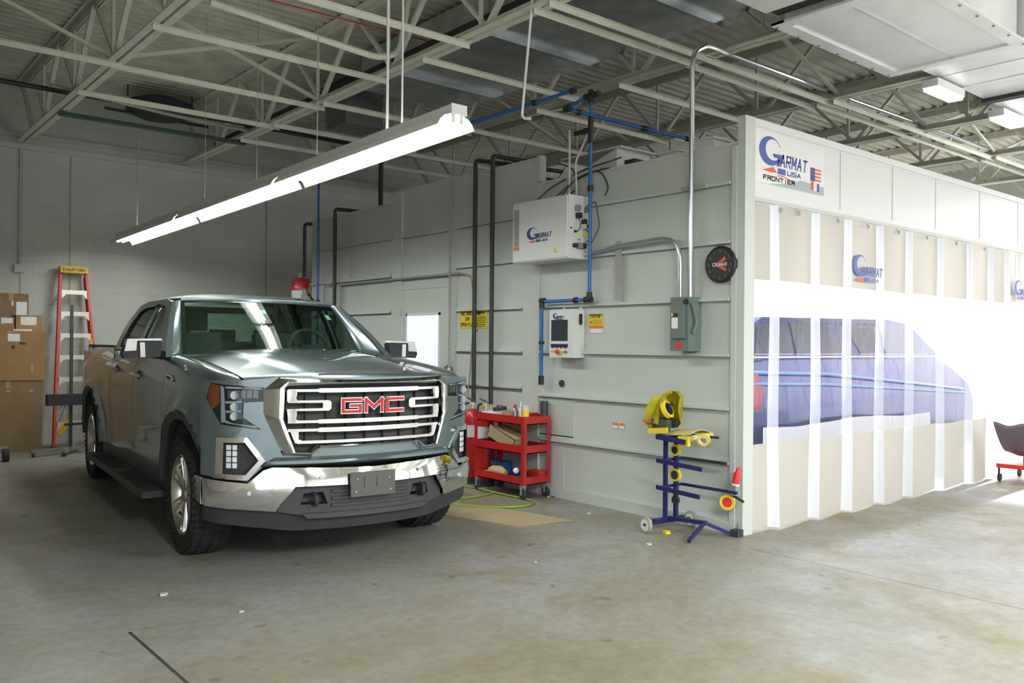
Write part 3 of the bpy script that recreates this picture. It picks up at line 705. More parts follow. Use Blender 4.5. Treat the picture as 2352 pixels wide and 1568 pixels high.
# booth interior lamps
for x in (1.6, 4.0, 6.4):
    for y in (2.0, 5.2):
        t = thing('booth_ceiling_light', 'white luminaire in the booth ceiling', 'ceiling light', (x, y, 2.99), group='luminaires inside the booth')
        MB().box((-.6,-.3,-.02), (.6,.3,.03)).done('diffuser', 'booth_glow', t, smooth=False)
        light('AREA', 'booth_lamp', (x, y, 2.95), 60 if y < 3 else 330, (1.2, .6), col=(.93, .96, 1.))
SC.view_settings.view_transform = 'Standard'; SC.view_settings.look = 'None'; SC.view_settings.exposure = 0.; SC.view_settings.gamma = 1.; SC.view_settings.use_curve_mapping = False
SC.cycles.max_bounces = 7; SC.cycles.diffuse_bounces = 3; SC.cycles.glossy_bounces = 4; SC.cycles.transparent_max_bounces = 14; SC.cycles.transmission_bounces = 4
SC.cycles.sample_clamp_indirect = 6.; SC.cycles.caustics_reflective = False; SC.cycles.caustics_refractive = False
# ================================================================== PICKUP TRUCK
TR = thing('pickup_truck', 'dark grey-green crew cab pickup truck with a big chrome grille', 'pickup truck', (-2.76815541, 1.03462575, 0), -.09909192)
def FX(x): a = abs(x); return .30*a*a + 5*max(0., a-.84)**2
def FB(x): a = abs(x); return -.03 + .36*a*a + 5*max(0., a-.88)**2
WHY = (.99, 4.98); WR = .415
def SX(y, z):
    w = 1.0
    if z > 1.08: w -= .075*min(1.6, ((z-1.08)/.30))**2
    if z < .95: w -= .035*((.95-z)/.5)**2
    w -= .012*math.exp(-((z-.72)/.09)**2)
    if y < 1.1: w -= .065*((1.1-y)/.75)**2
    if y > 5.2: w -= .03*((y-5.2)/.7)**2
    for cy in WHY:
        r = math.hypot(y-cy, z-.42)
        if z > .3: w += .040*math.exp(-((r-.60)/.055)**2)
    return w
def side_f(s, off=0.):
    return lambda u, v, d: Vector((s*(SX(u, v) - d + off), u, v))
def front_l(off=0., F=FX): return lambda u, v, d: Vector((u, F(u) - off + d, v))
def sm(t): t = max(0., min(1., t)); return t*t*(3-2*t)
def hood_end(x): return 1.47 + .27*(x/.8)**2
def HZ(x, y):
    a = abs(x); t = max(0., min(1.05, y/1.62)); z = 1.282 + .145*(1 - (1-min(t,1.))**1.5)
    z -= .055*(a/.8)**2.4
    de = .40 + .16*t
    z += .020*(1 - sm((a - de + .035)/.07))*sm(t*3)
    e = y - FX(x)
    if e < .11: z -= .038*((.11-e)/.11)**2
    return z
def arcpts(cy, r, a0, a1, n=18): return [(cy + r*math.cos(R(a0 + (a1-a0)*k/n)), .42 + r*math.sin(R(a0 + (a1-a0)*k/n))) for k in range(n+1)]
ztop = lambda y: 1.225 + .135*max(0, min(1, (y-.37)/1.25))**.75

for s in (-1, 1):
    f = side_f(s)
    # fender with wheel arch
    top = [(1.60 - (1.60-.42)*k/10, ztop(1.60 - (1.60-.42)*k/10)) for k in range(11)]
    o = [(.42, .625)] + arcpts(.99, .535, 158, 4, 20) + [(1.52, .44), (1.60, .44)] + top
    MB().sheet(o, f, .02, .07).done('front_fender', 'paint', TR)
    def ft(u, v, s=s):
        ya = .19 + (1.60-.19)*v; yb = .42 + (1.60-.42)*v
        A = Vector((.795, ya, HZ(.795, ya))); Bp = Vector((SX(yb, ztop(yb)), yb, ztop(yb)))
        if v < .12: A.z -= .02*(1-v/.12); 
        p = A.lerp(Bp, u); p.z += .028*math.sin(PI*u)*(1-.3*u); p.x += .02*math.sin(PI*u); p.x *= s; return p
    MB().grid(ft, 10, 18).done('fender_top', 'paint', TR)
    MB().sheet([(1.612, .44), (2.765, .44), (2.765, 1.385), (1.70, 1.385), (1.612, 1.37)], f, .03, .08).done('front_door', 'paint', TR)
    MB().sheet([(2.777, .44), (3.80, .44), (3.80, 1.395), (2.777, 1.395)], f, .03, .08).done('rear_door', 'paint', TR)
    MB().sheet([(3.81, .44), (3.90, .44), (3.90, 1.45), (3.81, 1.41)], f, .03, .08).done('cab_corner', 'paint', TR)
    o = [(3.925, .46), (4.40, .46)] + arcpts(4.98, .535, 176, 4, 20) + [(5.6, .46), (5.60, .60), (5.93, .62), (5.93, 1.42), (5.6, 1.45), (3.925, 1.455)]
    MB().sheet(o, f, .035, .08).done('bed_side', 'paint', TR)
    b = MB(); b.box((min(s*.83, s*.905), 3.93, 1.435), (max(s*.83, s*.905), 5.90, 1.452)); b.done('bed_rail', 'trim_grey', TR, smooth=False)
    # dark cladding lips round the arches
    for cy in WHY:
        b = MB(); o = arcpts(cy, .585, 178, 2, 22) + arcpts(cy, .53, 2, 178, 22)
        if cy < 2: o = arcpts(cy, .585, 160, 2, 22) + arcpts(cy, .53, 2, 160, 22)
        b.sheet(o, side_f(s, .012), .05, .5); b.done('arch_lip', 'trim_grey', TR)
        b = MB(); P = arcpts(cy, .55, 185, -5, 16)
        for (y0, z0), (y1, z1) in zip(P, P[1:]): b.poly([(s*.97, y0, z0), (s*.97, y1, z1), (s*.62, y1, z1), (s*.62, y0, z0)])
        b.done('wheel_well', 'interior', TR)
    b = MB().box((min(s*.93, s*.97), 1.55, .36), (max(s*.93, s*.97), 4.42, .47)); b.done('rocker', 'trim_grey', TR, smooth=False)
    # running board
    b = MB(); b.bar((s*1.06, 1.56, .335), (s*1.06, 4.32, .335), .17, .05); rb_ = b.done('running_board', 'trim_grey', TR, bev=.012)
    for y0, y1 in ((1.75, 2.7), (2.95, 4.0)): MB().box((min(s*1.0, s*1.12), y0, .359), (max(s*1.0, s*1.12), y1, .366)).done('step_pad', 'rubber', rb_, smooth=False)
    for y in (1.8, 2.9, 4.1): MB().bar((s*.85, y, .40), (s*1.02, y, .34), .04).done('bracket', 'soft_black', rb_, smooth=False)
    # handles
    for y, z, nm in ((2.56, 1.205, 'front'), (3.62, 1.225, 'rear')):
        h = MB().tube([(s*(SX(y,z)+.004), y-.12, z), (s*(SX(y,z)+.04), y-.09, z+.003), (s*(SX(y,z)+.042), y+.09, z+.003), (s*(SX(y,z)+.004), y+.12, z)], .016, 8).done('door_handle', 'chrome', TR)
        MB().lathe([(0,0),(.045,.0),(.045,.006),(0,.006)], Matrix.Translation((s*(SX(y,z)+.0), y-.02, z)) @ Matrix.Rotation(s*PI/2, 4, 'Y'), 16).done('handle_cup', 'trim_grey', h)
    # vent badge behind the front wheel
    b = MB().prism([(1.30, 1.20), (1.50, 1.225), (1.52, 1.255), (1.34, 1.245), (1.27, 1.215)], side_f(s, .014), .012); b.done('fender_badge', 'chrome', TR)
    MB().prism([(1.33, 1.208), (1.47, 1.226), (1.475, 1.24), (1.35, 1.232)], side_f(s, .017), .004).done('badge_inset', 'soft_black', TR)
    # belt moulding
    b = MB(); b.bar((s*.945, 1.72, 1.392), (s*.945, 3.86, 1.407), .02, .018); b.done('belt_moulding', 'soft_black', TR, smooth=False)
    # tail lamp
    b = MB(); b.box((min(s*.84, s*.945), 5.86, 1.0), (max(s*.84, s*.945), 5.975, 1.38)); b.done('tail_lamp', 'lamp_red', TR, bev=.012)

# hood
def hoodf(u, v):
    x = -.785 + 1.57*u; y0 = FX(x) + .002; y = y0 + (hood_end(x) - y0)*(v**1.35); return Vector((x, y, HZ(x, y)))
hd_ = MB().grid(hoodf, 44, 30, (0, 0, -.02)).done('hood', 'paint', TR, ang=60)
b = MB(); N = 16
for k in range(N):
    x0 = -.335 + .67*k/N; x1 = -.335 + .67*(k+1)/N
    h = lambda x: .018*max(0., 1-(abs(x)/.34)**3)
    y0, y1 = FX(x0)+.06, FX(x1)+.06
    b.poly([(x0, y0, HZ(x0,y0)+.002), (x1, y1, HZ(x1,y1)+.002), (x1, y1+.07, HZ(x1,y1+.07)+.002+h(x1)*.2), (x0, y0+.07, HZ(x0,y0+.07)+.002+h(x0)*.2)])
b.done('hood_scoop', 'soft_black', hd_, 'black slot at the hood nose')
MB().lathe([(0,0),(.014,.0),(.010,.02),(0,.024)], Matrix.Translation((.315, FX(.315)+.10, HZ(.3,.2)+.0)), 10).done('nozzle', 'chrome', hd_)
# cowl
def cowlf(u, v):
    x = -.80 + 1.6*u; a = hood_end(x) + .005; c = 1.60 + .25*(x/.8)**2; y = a + (c-a)*v; return Vector((x, y, 1.398 - .04*(x/.8)**2 + .004*v))
MB().grid(cowlf, 20, 3, (0,0,-.03)).done('cowl', 'soft_black', TR)
# front fascia : painted skin with openings
GO = [(-.575,1.205),(-.545,1.228),(.545,1.228),(.575,1.205),(.585,1.0),(.515,.79),(.42,.785),(.355,.828),(-.355,.828),(-.42,.785),(-.515,.79),(-.585,1.0)]
GF = [(-.60,1.280),(-.685,1.19),(-.69,1.04),(-.555,.762),(-.40,.752),(-.34,.805),(.34,.805),(.40,.752),(.555,.762),(.69,1.04),(.685,1.19),(.60,1.280),(.45,1.262),(-.45,1.262)]
HL = [(.965,1.232),(.985,1.13),(.92,.965),(.70,.932),(.806,1.013),(.80,1.108),(.69,1.114),(.685,1.205),(.90,1.222)]
FO = [(.945,.885),(.784,.885),(.684,.735),(.780,.612),(.95,.618)]
FI = [(.912,.852),(.800,.852),(.722,.735),(.795,.645),(.915,.650)]
mir = lambda L, s: [(s*x, z) for x, z in L]
out = [(-1.0,1.245),(-1.0,.63),(-.78,.60),(-.69,.69),(.69,.69),(.78,.60),(1.0,.63),(1.0,1.245),(.80,1.252),(.60,1.268),(-.60,1.268),(-.80,1.252)]
holes = [GO, mir(HL, 1), mir(HL, -1), mir(FI, 1), mir(FI, -1)]
MB().sheet(out, front_l(), .03, .05, holes).done('front_fascia', 'paint', TR)
# lower bar swelling between grille and bumper
def barf(u, v, d):
    y = FB(u)*0 + FX(u) - .045*math.sin(PI*min(1, max(0, (v-.69)/.062))) + d; return Vector((u, y, v))
MB().sheet([(-.74,.69),(.74,.69),(.62,.752),(-.62,.752)], barf, .03, .03).done('fascia_bar', 'paint', TR)
# grille
def gsur(u, v, d):  # surround stands proud and leans back at the rim
    return Vector((u, FX(u) - .055 + d, v))
GX = [(-.69,1.19),(-.60,1.272),(.60,1.272),(.69,1.19),(.69,1.04),(.575,.762),(.40,.752),(.34,.805),(-.34,.805),(-.40,.752),(-.575,.762),(-.69,1.04)]
def ringpts(k, yo, frac):
    out = []
    for i in range(12):
        j = (i+1) % 12; m_ = 14 if i in (1, 7) else (3 if i in (3, 4, 9, 10, 11) else 1)
        for q in range(m_):
            t_ = q/m_; a_ = Vector(GO[i][:2]).lerp(Vector(GO[j][:2]), t_); o_ = Vector(GX[i]).lerp(Vector(GX[j]), t_)
            if i == 1: o_.y -= .014*math.sin(PI*t_)**.5
            p_ = a_.lerp(o_, frac); out.append((p_.x, FX(p_.x) + yo, p_.y))
    return out
b = MB(); RG = [[b.bm.verts.new(p) for p in ringpts(0, yo, fr_)] for yo, fr_ in ((.05,0.),(-.045,0.),(-.058,.06),(-.062,.22),(-.060,.36),(-.035,.62),(-.012,.88),(.0,1.),(.03,1.))]
for p_, q_ in zip(RG, RG[1:]):
    n_ = len(p_)
    for k in range(n_): b.bm.faces.new((p_[k], p_[(k+1)%n_], q_[(k+1)%n_], q_[k]))
b.done('grille_surround', 'chrome', TR, 'wide polished chrome surround', ang=28)
MB().sheet([(x*1.0, z) for x, z in GO], lambda u, v, d: Vector((u, FX(u) + .06 + d, v)), .02, .1).done('grille_backing', 'interior', TR)
for k in range(26):
    x = -.56 + k*1.12/25
    if k % 3 == 0: MB().box((x-.004, FX(x)+.035, .83), (x+.004, FX(x)+.06, 1.20)).done('grille_slat', 'soft_black', TR, smooth=False)
GB = [ [(-.365,1.199),(.365,1.199),(.375,1.192),(.375,1.180),(.36,1.170),(-.36,1.170),(-.375,1.180),(-.375,1.192)] ]
def gbar(L, name='grille_bar', off=.03, t=.03, bev=.004, m_='chrome_satin'):
    MB().sheet(L, lambda u, v, d: Vector((u, FX(u) - off + d, v)), t, .07, bev=bev).done(name, m_, TR, ang=50)
def rct(x0, x1, z0, z1): return [(x0,z0),(x1,z0),(x1,z1),(x0,z1)]
for zc, hw in ((1.185, .0145), (.982, .014), (.927, .015), (.849, .010)):
    w = .555 if zc > .9 else .50
    if zc == .849: gbar(rct(-w, w, zc-hw, zc+hw))
    else: gbar([(-w,zc-.009),(-.375,zc-.009),(-.36,zc-hw),(.36,zc-hw),(.375,zc-.009),(w,zc-.009),(w,zc+.009),(.375,zc+.009),(.36,zc+hw),(-.36,zc+hw),(-.375,zc+.009),(-w,zc+.009)])
for s in (-1, 1):
    L = [(.555,1.121),(.30,1.121),(.284,1.108),(.284,1.066),(.30,1.052),(.555,1.052),(.555,1.067),(.34,1.069),(.34,1.104),(.555,1.106)]
    gbar(mir(L, s), 'grille_hook')
    gbar(mir([(.50,1.19),(.562,1.19),(.562,1.112),(.48,1.112),(.505,1.135)], s), 'grille_end_block', .034, .035, .006, 'chrome')
    gbar(mir([(.50,1.066),(.562,1.066),(.553,.978),(.47,.978),(.505,1.0)], s), 'grille_end_block', .034, .035, .006, 'chrome')
    gbar(mir([(.49,.93),(.545,.93),(.512,.845),(.44,.845),(.49,.87)], s), 'grille_end_block', .034, .035, .006, 'chrome')
# emblem
def emb(u, v, d): return Vector((u, FX(u) - .058 + d, v))
eh = .078
for k, ch in enumerate('GMC'):
    u0 = -.220 + k*.158; w = .118
    c_, r_ = MB(), MB()
    text(c_, ch, emb, u0, 1.044, w, eh, .030, t=.03); text(r_, ch, lambda u, v, d: Vector((u, FX(u) - .064 + d, v)), u0, 1.044, w, eh, .019, t=.008)
    e = c_.done('emblem_letter', 'chrome', TR, smooth=False); r_.done('letter_face', 'emblem_red', e, 'red face of the letter %s' % ch, smooth=False)
# headlamps
for s in (-1, 1):
    hl = mir(HL, s)
    MB().sheet(hl, front_l(-.05), .01, .08).done('headlamp_housing', 'soft_black', TR)
    MB().sheet(hl, front_l(.004), .004, .06).done('headlamp_lens', 'lens', TR)
    MB().prism(mir([(.962,1.225),(.978,1.13),(.955,1.06),(.925,1.10),(.925,1.215)], s), front_l(-.012), .01).done('marker_lamp', 'amber', TR)
    for L in ([(.92,1.215),(.905,1.205),(.895,.985),(.915,.975)], [(.895,1.21),(.70,1.20),(.70,1.19),(.895,1.198)], [(.895,.992),(.895,.975),(.72,.940),(.73,.955),(.86,.975)],
              [(.895,1.115),(.81,1.118),(.81,1.106),(.895,1.10)], [(.895,1.055),(.815,1.058),(.815,1.046),(.895,1.04)]):
        MB().prism(mir(L, s), front_l(-.006), .02).done('light_guide', 'lamp_white', TR, smooth=False)
    for x, z in ((.855,1.155),(.855,1.08),(.855,1.02)):
        MB().lathe([(0,.0),(.022,.0),(.027,.02),(.027,.03),(0,.03)], Matrix.Translation((s*x, FX(x)+.015, z)) @ Matrix.Rotation(PI/2, 4, 'X') @ Matrix.Translation((0,0,-.01)), 16).done('projector', 'steel_grey', TR)
    MB().prism(mir([(.80,1.0),(.832,1.0),(.832,1.165),(.80,1.165)], s), front_l(-.03), .01).done('blue_cell', 'lamp_blue', TR, 'bluish inner reflector', smooth=False)
    for k in range(5):
        x = .715+.035*k; MB().prism(mir([(x,1.135),(x+.028,1.135),(x+.028,1.185),(x,1.185)], s), front_l(-.02), .01).done('reflector_cell', 'steel_grey', TR, smooth=False)
    # fog lamp
    MB().sheet(mir(FO, s), front_l(.028), .05, .06, [mir(FI, s)], bev=.008).done('fog_surround', 'chrome', TR, ang=60)
    MB().sheet(mir(FI, s), front_l(-.03), .01, .08).done('fog_backing', 'soft_black', TR)
    for k in range(4):
        z0 = .685 + k*.039
        for xa in (.878, .846): MB().prism(mir([(xa-.012, z0),(xa+.012, z0),(xa+.012, z0+.032),(xa-.012, z0+.032)], s), front_l(-.008), .015).done('fog_cell', 'lamp_white', TR, smooth=False)
# chrome bumper
BT = [(-1.0,.615),(-.995,.437),(-.62,.405),(-.60,.452),(-.515,.566),(.515,.566),(.60,.452),(.62,.405),(.995,.437),(1.0,.615),(.785,.592),(.695,.672),(.64,.690),(.0,.672),(-.64,.690),(-.695,.672),(-.785,.592)]
def bump(u, v, d):
    bulge = .03*math.sin(PI*min(1, max(0, (v-.40)/.29)))
    return Vector((u, FB(u) - bulge - .02 + d, v))
MB().sheet(BT, bump, .06, .045, bev=.008).done('front_bumper', 'chrome', TR, 'chrome bumper', ang=60)
for s in (-1, 1):   # wrap-round ends
    b = MB()
    b.sheet([(.43,.437),(.66,.46),(.66,.61),(.43,.615)], lambda u, v, d, s=s: Vector((s*(1.0 + .004 - d - .02*(u-.43)), u, v)), .03, .05); b.done('bumper_end', 'chrome', TR)
    for x, z in ((.36,.625), (.78,.53)): MB().lathe([(0,0),(.014,0),(.014,.006),(0,.006)], Matrix.Translation((s*x, FB(x)-.052, z)) @ Matrix.Rotation(PI/2, 4, 'X'), 12).done('parking_sensor', 'chrome_satin', TR)
# dark lower intake with tow hooks
NT = [(-.605,.40),(-.59,.452),(-.51,.560),(.51,.560),(.59,.452),(.605,.40),(.45,.37),(-.45,.37)]
TH = [(.30,.44),(.47,.44),(.45,.515),(.33,.52)]
MB().sheet(NT, lambda u, v, d: Vector((u, FB(u) + .0 + d, v)), .04, .06, [mir(TH,1), mir(TH,-1)]).done('lower_intake', 'trim_grey', TR)
for s in (-1, 1):
    MB().sheet(mir(TH, s), lambda u, v, d: Vector((u, FB(u) + .10 + d, v)), .01, .1).done('hook_recess', 'interior', TR)
    MB().tube(bend([(s*.40, .10, .515), (s*.395, -.03, .505), (s*.39, -.035, .45), (s*.40, .09, .44)], .03), .016, 8).done('tow_hook', 'soft_black', TR)
for z in (.43, .475, .52): MB().sheet([(-.28, z-.006), (.28, z-.006), (.28, z+.010), (-.28, z+.010)], lambda u, v, d: Vector((u, FB(u) - .018 + d, v)), .02, .08).done('intake_rib', 'trim_grey', TR)
# valance and skid lip
def val(u, v, d): return Vector((u, FB(u) + .02 + .25*(.40-v) + d, v))
MB().sheet([(-.99,.435),(-.985,.33),(-.5,.265),(.5,.265),(.985,.33),(.99,.435),(.62,.408),(.45,.372),(-.45,.372),(-.62,.408)], val, .04, .05).done('valance', 'soft_black', TR)
b = MB(); b.sheet([(-.47,.385),(.47,.385),(.43,.352),(-.43,.352)], lambda u, v, d: Vector((u, FB(u) - .02 + d, v)), .03, .06); b.done('skid_trim', 'trim_grey', TR)
# number plate
pl_ = MB().box((-.185, -.105, .487), (.135, -.085, .645)).done('plate_bracket', 'plate', TR, 'empty dark plate bracket', bev=.006)
b = MB(); b.box((-.09,-.111,.545), (-.06,-.105,.615)); b.done('bracket_rib', 'plate', pl_, smooth=False); b = MB(); b.box((.0,-.111,.545), (.03,-.105,.615)); b.done('bracket_rib', 'plate', pl_, smooth=False)
for x, z in ((-.14,.60),(.09,.60),(-.15,.52),(.10,.52)): MB().lathe([(0,0),(.008,0),(.006,.006),(0,.006)], Matrix.Translation((x, -.105, z)) @ Matrix.Rotation(PI/2, 4, 'X'), 10).done('plate_screw', 'steel_dim', pl_)

# greenhouse
def XG(z): t = (z-1.37)/.5; return .965 - .215*t - .02*math.sin(PI*max(0,min(1,t)))*-1
GS = [(1.64,1.375),(1.95,1.60),(2.34,1.835),(2.60,1.872),(3.35,1.868),(3.62,1.84),(3.78,1.72),(3.90,1.47),(3.90,1.37)]
W1 = [(1.93,1.42),(2.02,1.515),(2.40,1.775),(2.55,1.81),(2.74,1.815),(2.74,1.42)]
W2 = [(2.85,1.42),(2.85,1.815),(3.30,1.808),(3.48,1.78),(3.60,1.66),(3.70,1.44)]
for s in (-1, 1):
    g = lambda u, v, d, s=s: Vector((s*(XG(v) - d), u, v))
    MB().sheet(GS, g, .05, .09, [W1, W2], bev=.006).done('cab_side', 'paint', TR, ang=50)
    gi = lambda u, v, d, s=s: Vector((s*(XG(v) - .02 - d), u, v))
    for wn, m_ in ((W1, 'glass_side'), (W2, 'glass_side')): MB().sheet(wn, gi, .005, .15).done('side_window', m_, TR)
    MB().prism([(2.72,1.40),(2.87,1.40),(2.87,1.83),(2.72,1.83)], lambda u, v, d, s=s: Vector((s*(XG(v) + .004 - d), u, v)), .01).done('pillar_trim', 'soft_black', TR)
    # A pillar
    def apil(u, v, s=s):
        A = Vector((.80 - .11*v, 1.86 + .50*v, 1.40 + .452*v)); Bq = Vector((XG(1.375 + .462*v), 1.645 + .70*v, 1.375 + .462*v))
        A.z += .012*math.sin(PI*v); p = A.lerp(Bq, u); p.x += .012*math.sin(PI*u); p.y -= .012*math.sin(PI*u); p.x *= s; return p
    MB().grid(apil, 6, 10, (-s*.01, .02, -.01)).done('windshield_pillar', 'paint', TR, ang=60)
def WS(u, v):
    w = -1 + 2*u; bt = Vector((.80*w, 1.60 + .26*w*w, 1.400)); tp = Vector((.69*w, 2.26 + .10*w*w, 1.872 - .02*w*w))
    p = bt.lerp(tp, v); p.z += .018*math.sin(PI*v)*(1-.3*abs(w)); p.y -= .012*math.sin(PI*v); return p
MB().grid(WS, 24, 14, (0, .004, -.004)).done('windshield', 'glass', TR, 'green-tinted windshield', ang=80)
b = MB()
def band(v0, v1, u0=0, u1=1, off=.003):
    n = 20
    for k in range(n):
        a, c = u0 + (u1-u0)*k/n, u0 + (u1-u0)*(k+1)/n; q = [WS(a, v0), WS(c, v0), WS(c, v1), WS(a, v1)]
        b.poly([p + Vector((0, off, -off)) for p in q])
band(.95, 1.); band(0, .045); band(.0, 1., 0, .022); band(0, 1., .978, 1)
b.done('windshield_frit', 'soft_black', TR)
def roof(u, v):
    w = -1 + 2*u; y = (2.26 + .10*w*w) + (3.62 - 2.26 - .10*w*w)*v; hw = .69 + (.752-.69)*min(1, v*5)
    if v > .85: hw -= .02*(v-.85)/.15
    z = 1.873 - .003*w*w + .066*(1 - w**4)*math.sin(PI*min(.5, .04 + v*1.2))**1.1 - (.05*((v-.75)/.25)**2 if v > .75 else 0)
    return Vector((hw*w, y, z))
MB().grid(roof, 26, 22, (0, 0, -.02)).done('roof', 'paint', TR, ang=60)
def backp(u, v):
    w = -1 + 2*u; return Vector(((.745 + .2*(1-v))*w*.99, 3.64 + .24*(1-v), 1.40 + .45*v))
MB().sheet([(0,0),(1,0),(1,1),(0,1)], lambda u, v, d: backp(u, v) + Vector((0, -d, 0)), .03, .1, [[(.14,.16),(.86,.16),(.84,.86),(.16,.86)]]).done('cab_back', 'paint', TR)
MB().sheet([(.14,.16),(.86,.16),(.84,.86),(.16,.86)], lambda u, v, d: backp(u, v) + Vector((0, -.01-d, 0)), .004, .3).done('rear_window', 'glass', TR)
MB().box((-.95, 3.86, .5), (.95, 3.90, 1.42)).done('cab_rear_panel', 'paint', TR, smooth=False)
# antenna fin
b = MB().prism([(2.66,1.91),(2.96,1.91),(2.95,1.96),(2.89,2.035),(2.845,2.03),(2.76,1.955)], lambda u, v, d: Vector((.60 + d, u, v)), .03); b.done('antenna_fin', 'chrome', TR, 'shiny shark-fin aerial', bev=.006)
# stickers inside the glass
def stick(u0, u1, v0, v1, nm='sticker', m_='sticker'):
    b = MB(); b.poly([WS(u0,v0)+Vector((0,.008,-.008)), WS(u1,v0)+Vector((0,.008,-.008)), WS(u1,v1)+Vector((0,.008,-.008)), WS(u0,v1)+Vector((0,.008,-.008))]); b.done(nm, m_, TR)
stick(.415, .475, .72, .80); stick(.875, .905, .66, .76); stick(.90, .955, .06, .10)
# wipers
for x0, x1 in ((-.55, .02), (.12, .66)):
    MB().tube([(x0, 1.62 + .2*x0*x0, 1.415), ((x0+x1)/2, 1.60 + .2*x0*x1, 1.432), (x1, 1.66 + .2*x1*x1, 1.44)], .008, 6).done('wiper', 'soft_black', TR)
for x in (-.20, .25): MB().lathe([(0,0),(.018,0),(.014,.018),(0,.022)], Matrix.Translation((x, 1.47, 1.425)), 10).done('washer_nozzle', 'chrome', TR)
# mirrors
for s in (-1, 1):
    c_ = [(.99,1.375),(1.245,1.362),(1.262,1.40),(1.225,1.507),(1.0,1.512),(.975,1.49)]
    m = MB(); m.prism(mir(c_, s), lambda u, v, d: Vector((u, 1.74 + d - .02*abs(u), v)), .10); mo = m.done('door_mirror', 'soft_black', TR, bev=.012)
    MB().prism(mir([(1.165,1.425),(1.25,1.42),(1.228,1.514),(.985,1.519),(.975,1.503),(1.16,1.500)], s), lambda u, v, d: Vector((u, 1.728 + d - .02*abs(u), v)), .105).done('mirror_cap', 'mirror_silver', mo, 'chrome cap', bev=.008)
    MB().prism(mir([(1.10,1.375),(1.135,1.373),(1.14,1.487),(1.105,1.488)], s), lambda u, v, d: Vector((u, 1.702 + d, v)), .02).done('mirror_lamp', 'white_plastic', mo, smooth=False)
    MB().tube([(s*.93, 1.80, 1.385), (s*1.02, 1.78, 1.40)], .035, 10).done('mirror_arm', 'soft_black', mo)
    MB().prism(mir([(1.0,1.385),(1.24,1.375),(1.22,1.495),(1.01,1.50)], s), lambda u, v, d: Vector((u, 1.822 + d - .02*abs(u), v)), .004).done('mirror_glass', 'chrome', mo, smooth=False)
# cabin
MB().box((-.90, 1.95, .50), (.90, 3.84, 1.10)).done('cab_floor', 'interior', TR, smooth=False)
MB().box((-.84, .45, .45), (.84, .58, 1.0)).done('radiator', 'interior', TR, smooth=False)
MB().box((-.60, .60, .40), (.60, 1.95, 1.20)).done('engine_block', 'interior', TR, smooth=False)
def dash(u, v):
    x = -.84 + 1.68*u; return Vector((x, 1.72 + .16*(x/.84)**2 + .50*v, 1.355 + .035*math.sin(PI*v) - .10*max(0, v-.8)*3 + (.035 if .55 < u < .82 and v > .5 else 0)))
MB().grid(dash, 20, 8, (0, 0, -.15)).done('dashboard', 'interior_grey', TR)
for x in (-.42, .42):
    st_ = MB().box((x-.27, 2.55, 1.02), (x+.27, 3.05, 1.22)).done('front_seat', 'interior_grey', TR, bev=.03)
    MB().box((x-.25, 2.98, 1.20), (x+.25, 3.12, 1.58), Matrix.Rotation(R(-12), 3, 'X')).done('seat_back', 'interior_grey', st_, bev=.04)
    MB().box((x-.14, 3.06, 1.60), (x+.14, 3.17, 1.78)).done('headrest', 'interior', st_, bev=.04)
rs = MB().box((-.70, 3.50, 1.10), (.70, 3.62, 1.50)).done('rear_seat', 'interior_grey', TR, bev=.03)
for x in (-.45, .0, .45): MB().box((x-.12, 3.52, 1.50), (x+.12, 3.60, 1.62)).done('headrest', 'interior', rs, bev=.03)
sw = [(.42 + .185*math.cos(2*PI*k/24), 2.26 + .06*math.sin(2*PI*k/24), 1.44 + .175*math.sin(2*PI*k/24)) for k in range(25)]
s_w = MB().tube(sw, .017, 8, cap=False).done('steering_wheel', 'interior', TR)
MB().box((.33, 2.19, 1.38), (.51, 2.29, 1.48)).done('hub', 'interior', s_w, bev=.02); MB().bar((.25, 2.26, 1.44), (.59, 2.26, 1.44), .03).done('spoke', 'interior', s_w)
MB().box((-.13, 2.33, 1.74), (.13, 2.36, 1.81)).done('inner_mirror', 'soft_black', TR, bev=.01)
# bed
b = MB(); b.box((-.93, 3.93, .85), (.93, 5.9, .90)); b.box((-.95, 3.93, .6), (.95, 3.96, 1.44)); b.done('bed_floor', 'soft_black', TR, smooth=False)
MB().box((-.90, 5.88, .62), (.90, 5.96, 1.44)).done('tailgate', 'paint', TR, bev=.01)
MB().box((-.93, 5.90, .46), (.93, 6.02, .62)).done('rear_bumper', 'chrome', TR, bev=.015)
b = MB()
for s in (-1, 1): b.box((min(s*.35,s*.45), .5, .42), (max(s*.35,s*.45), 5.8, .56))
b.done('frame', 'interior', TR, smooth=False)
for y in WHY: MB().tube([(-.8, y, .42), (.8, y, .42)], .05, 12).done('axle', 'interior', TR)
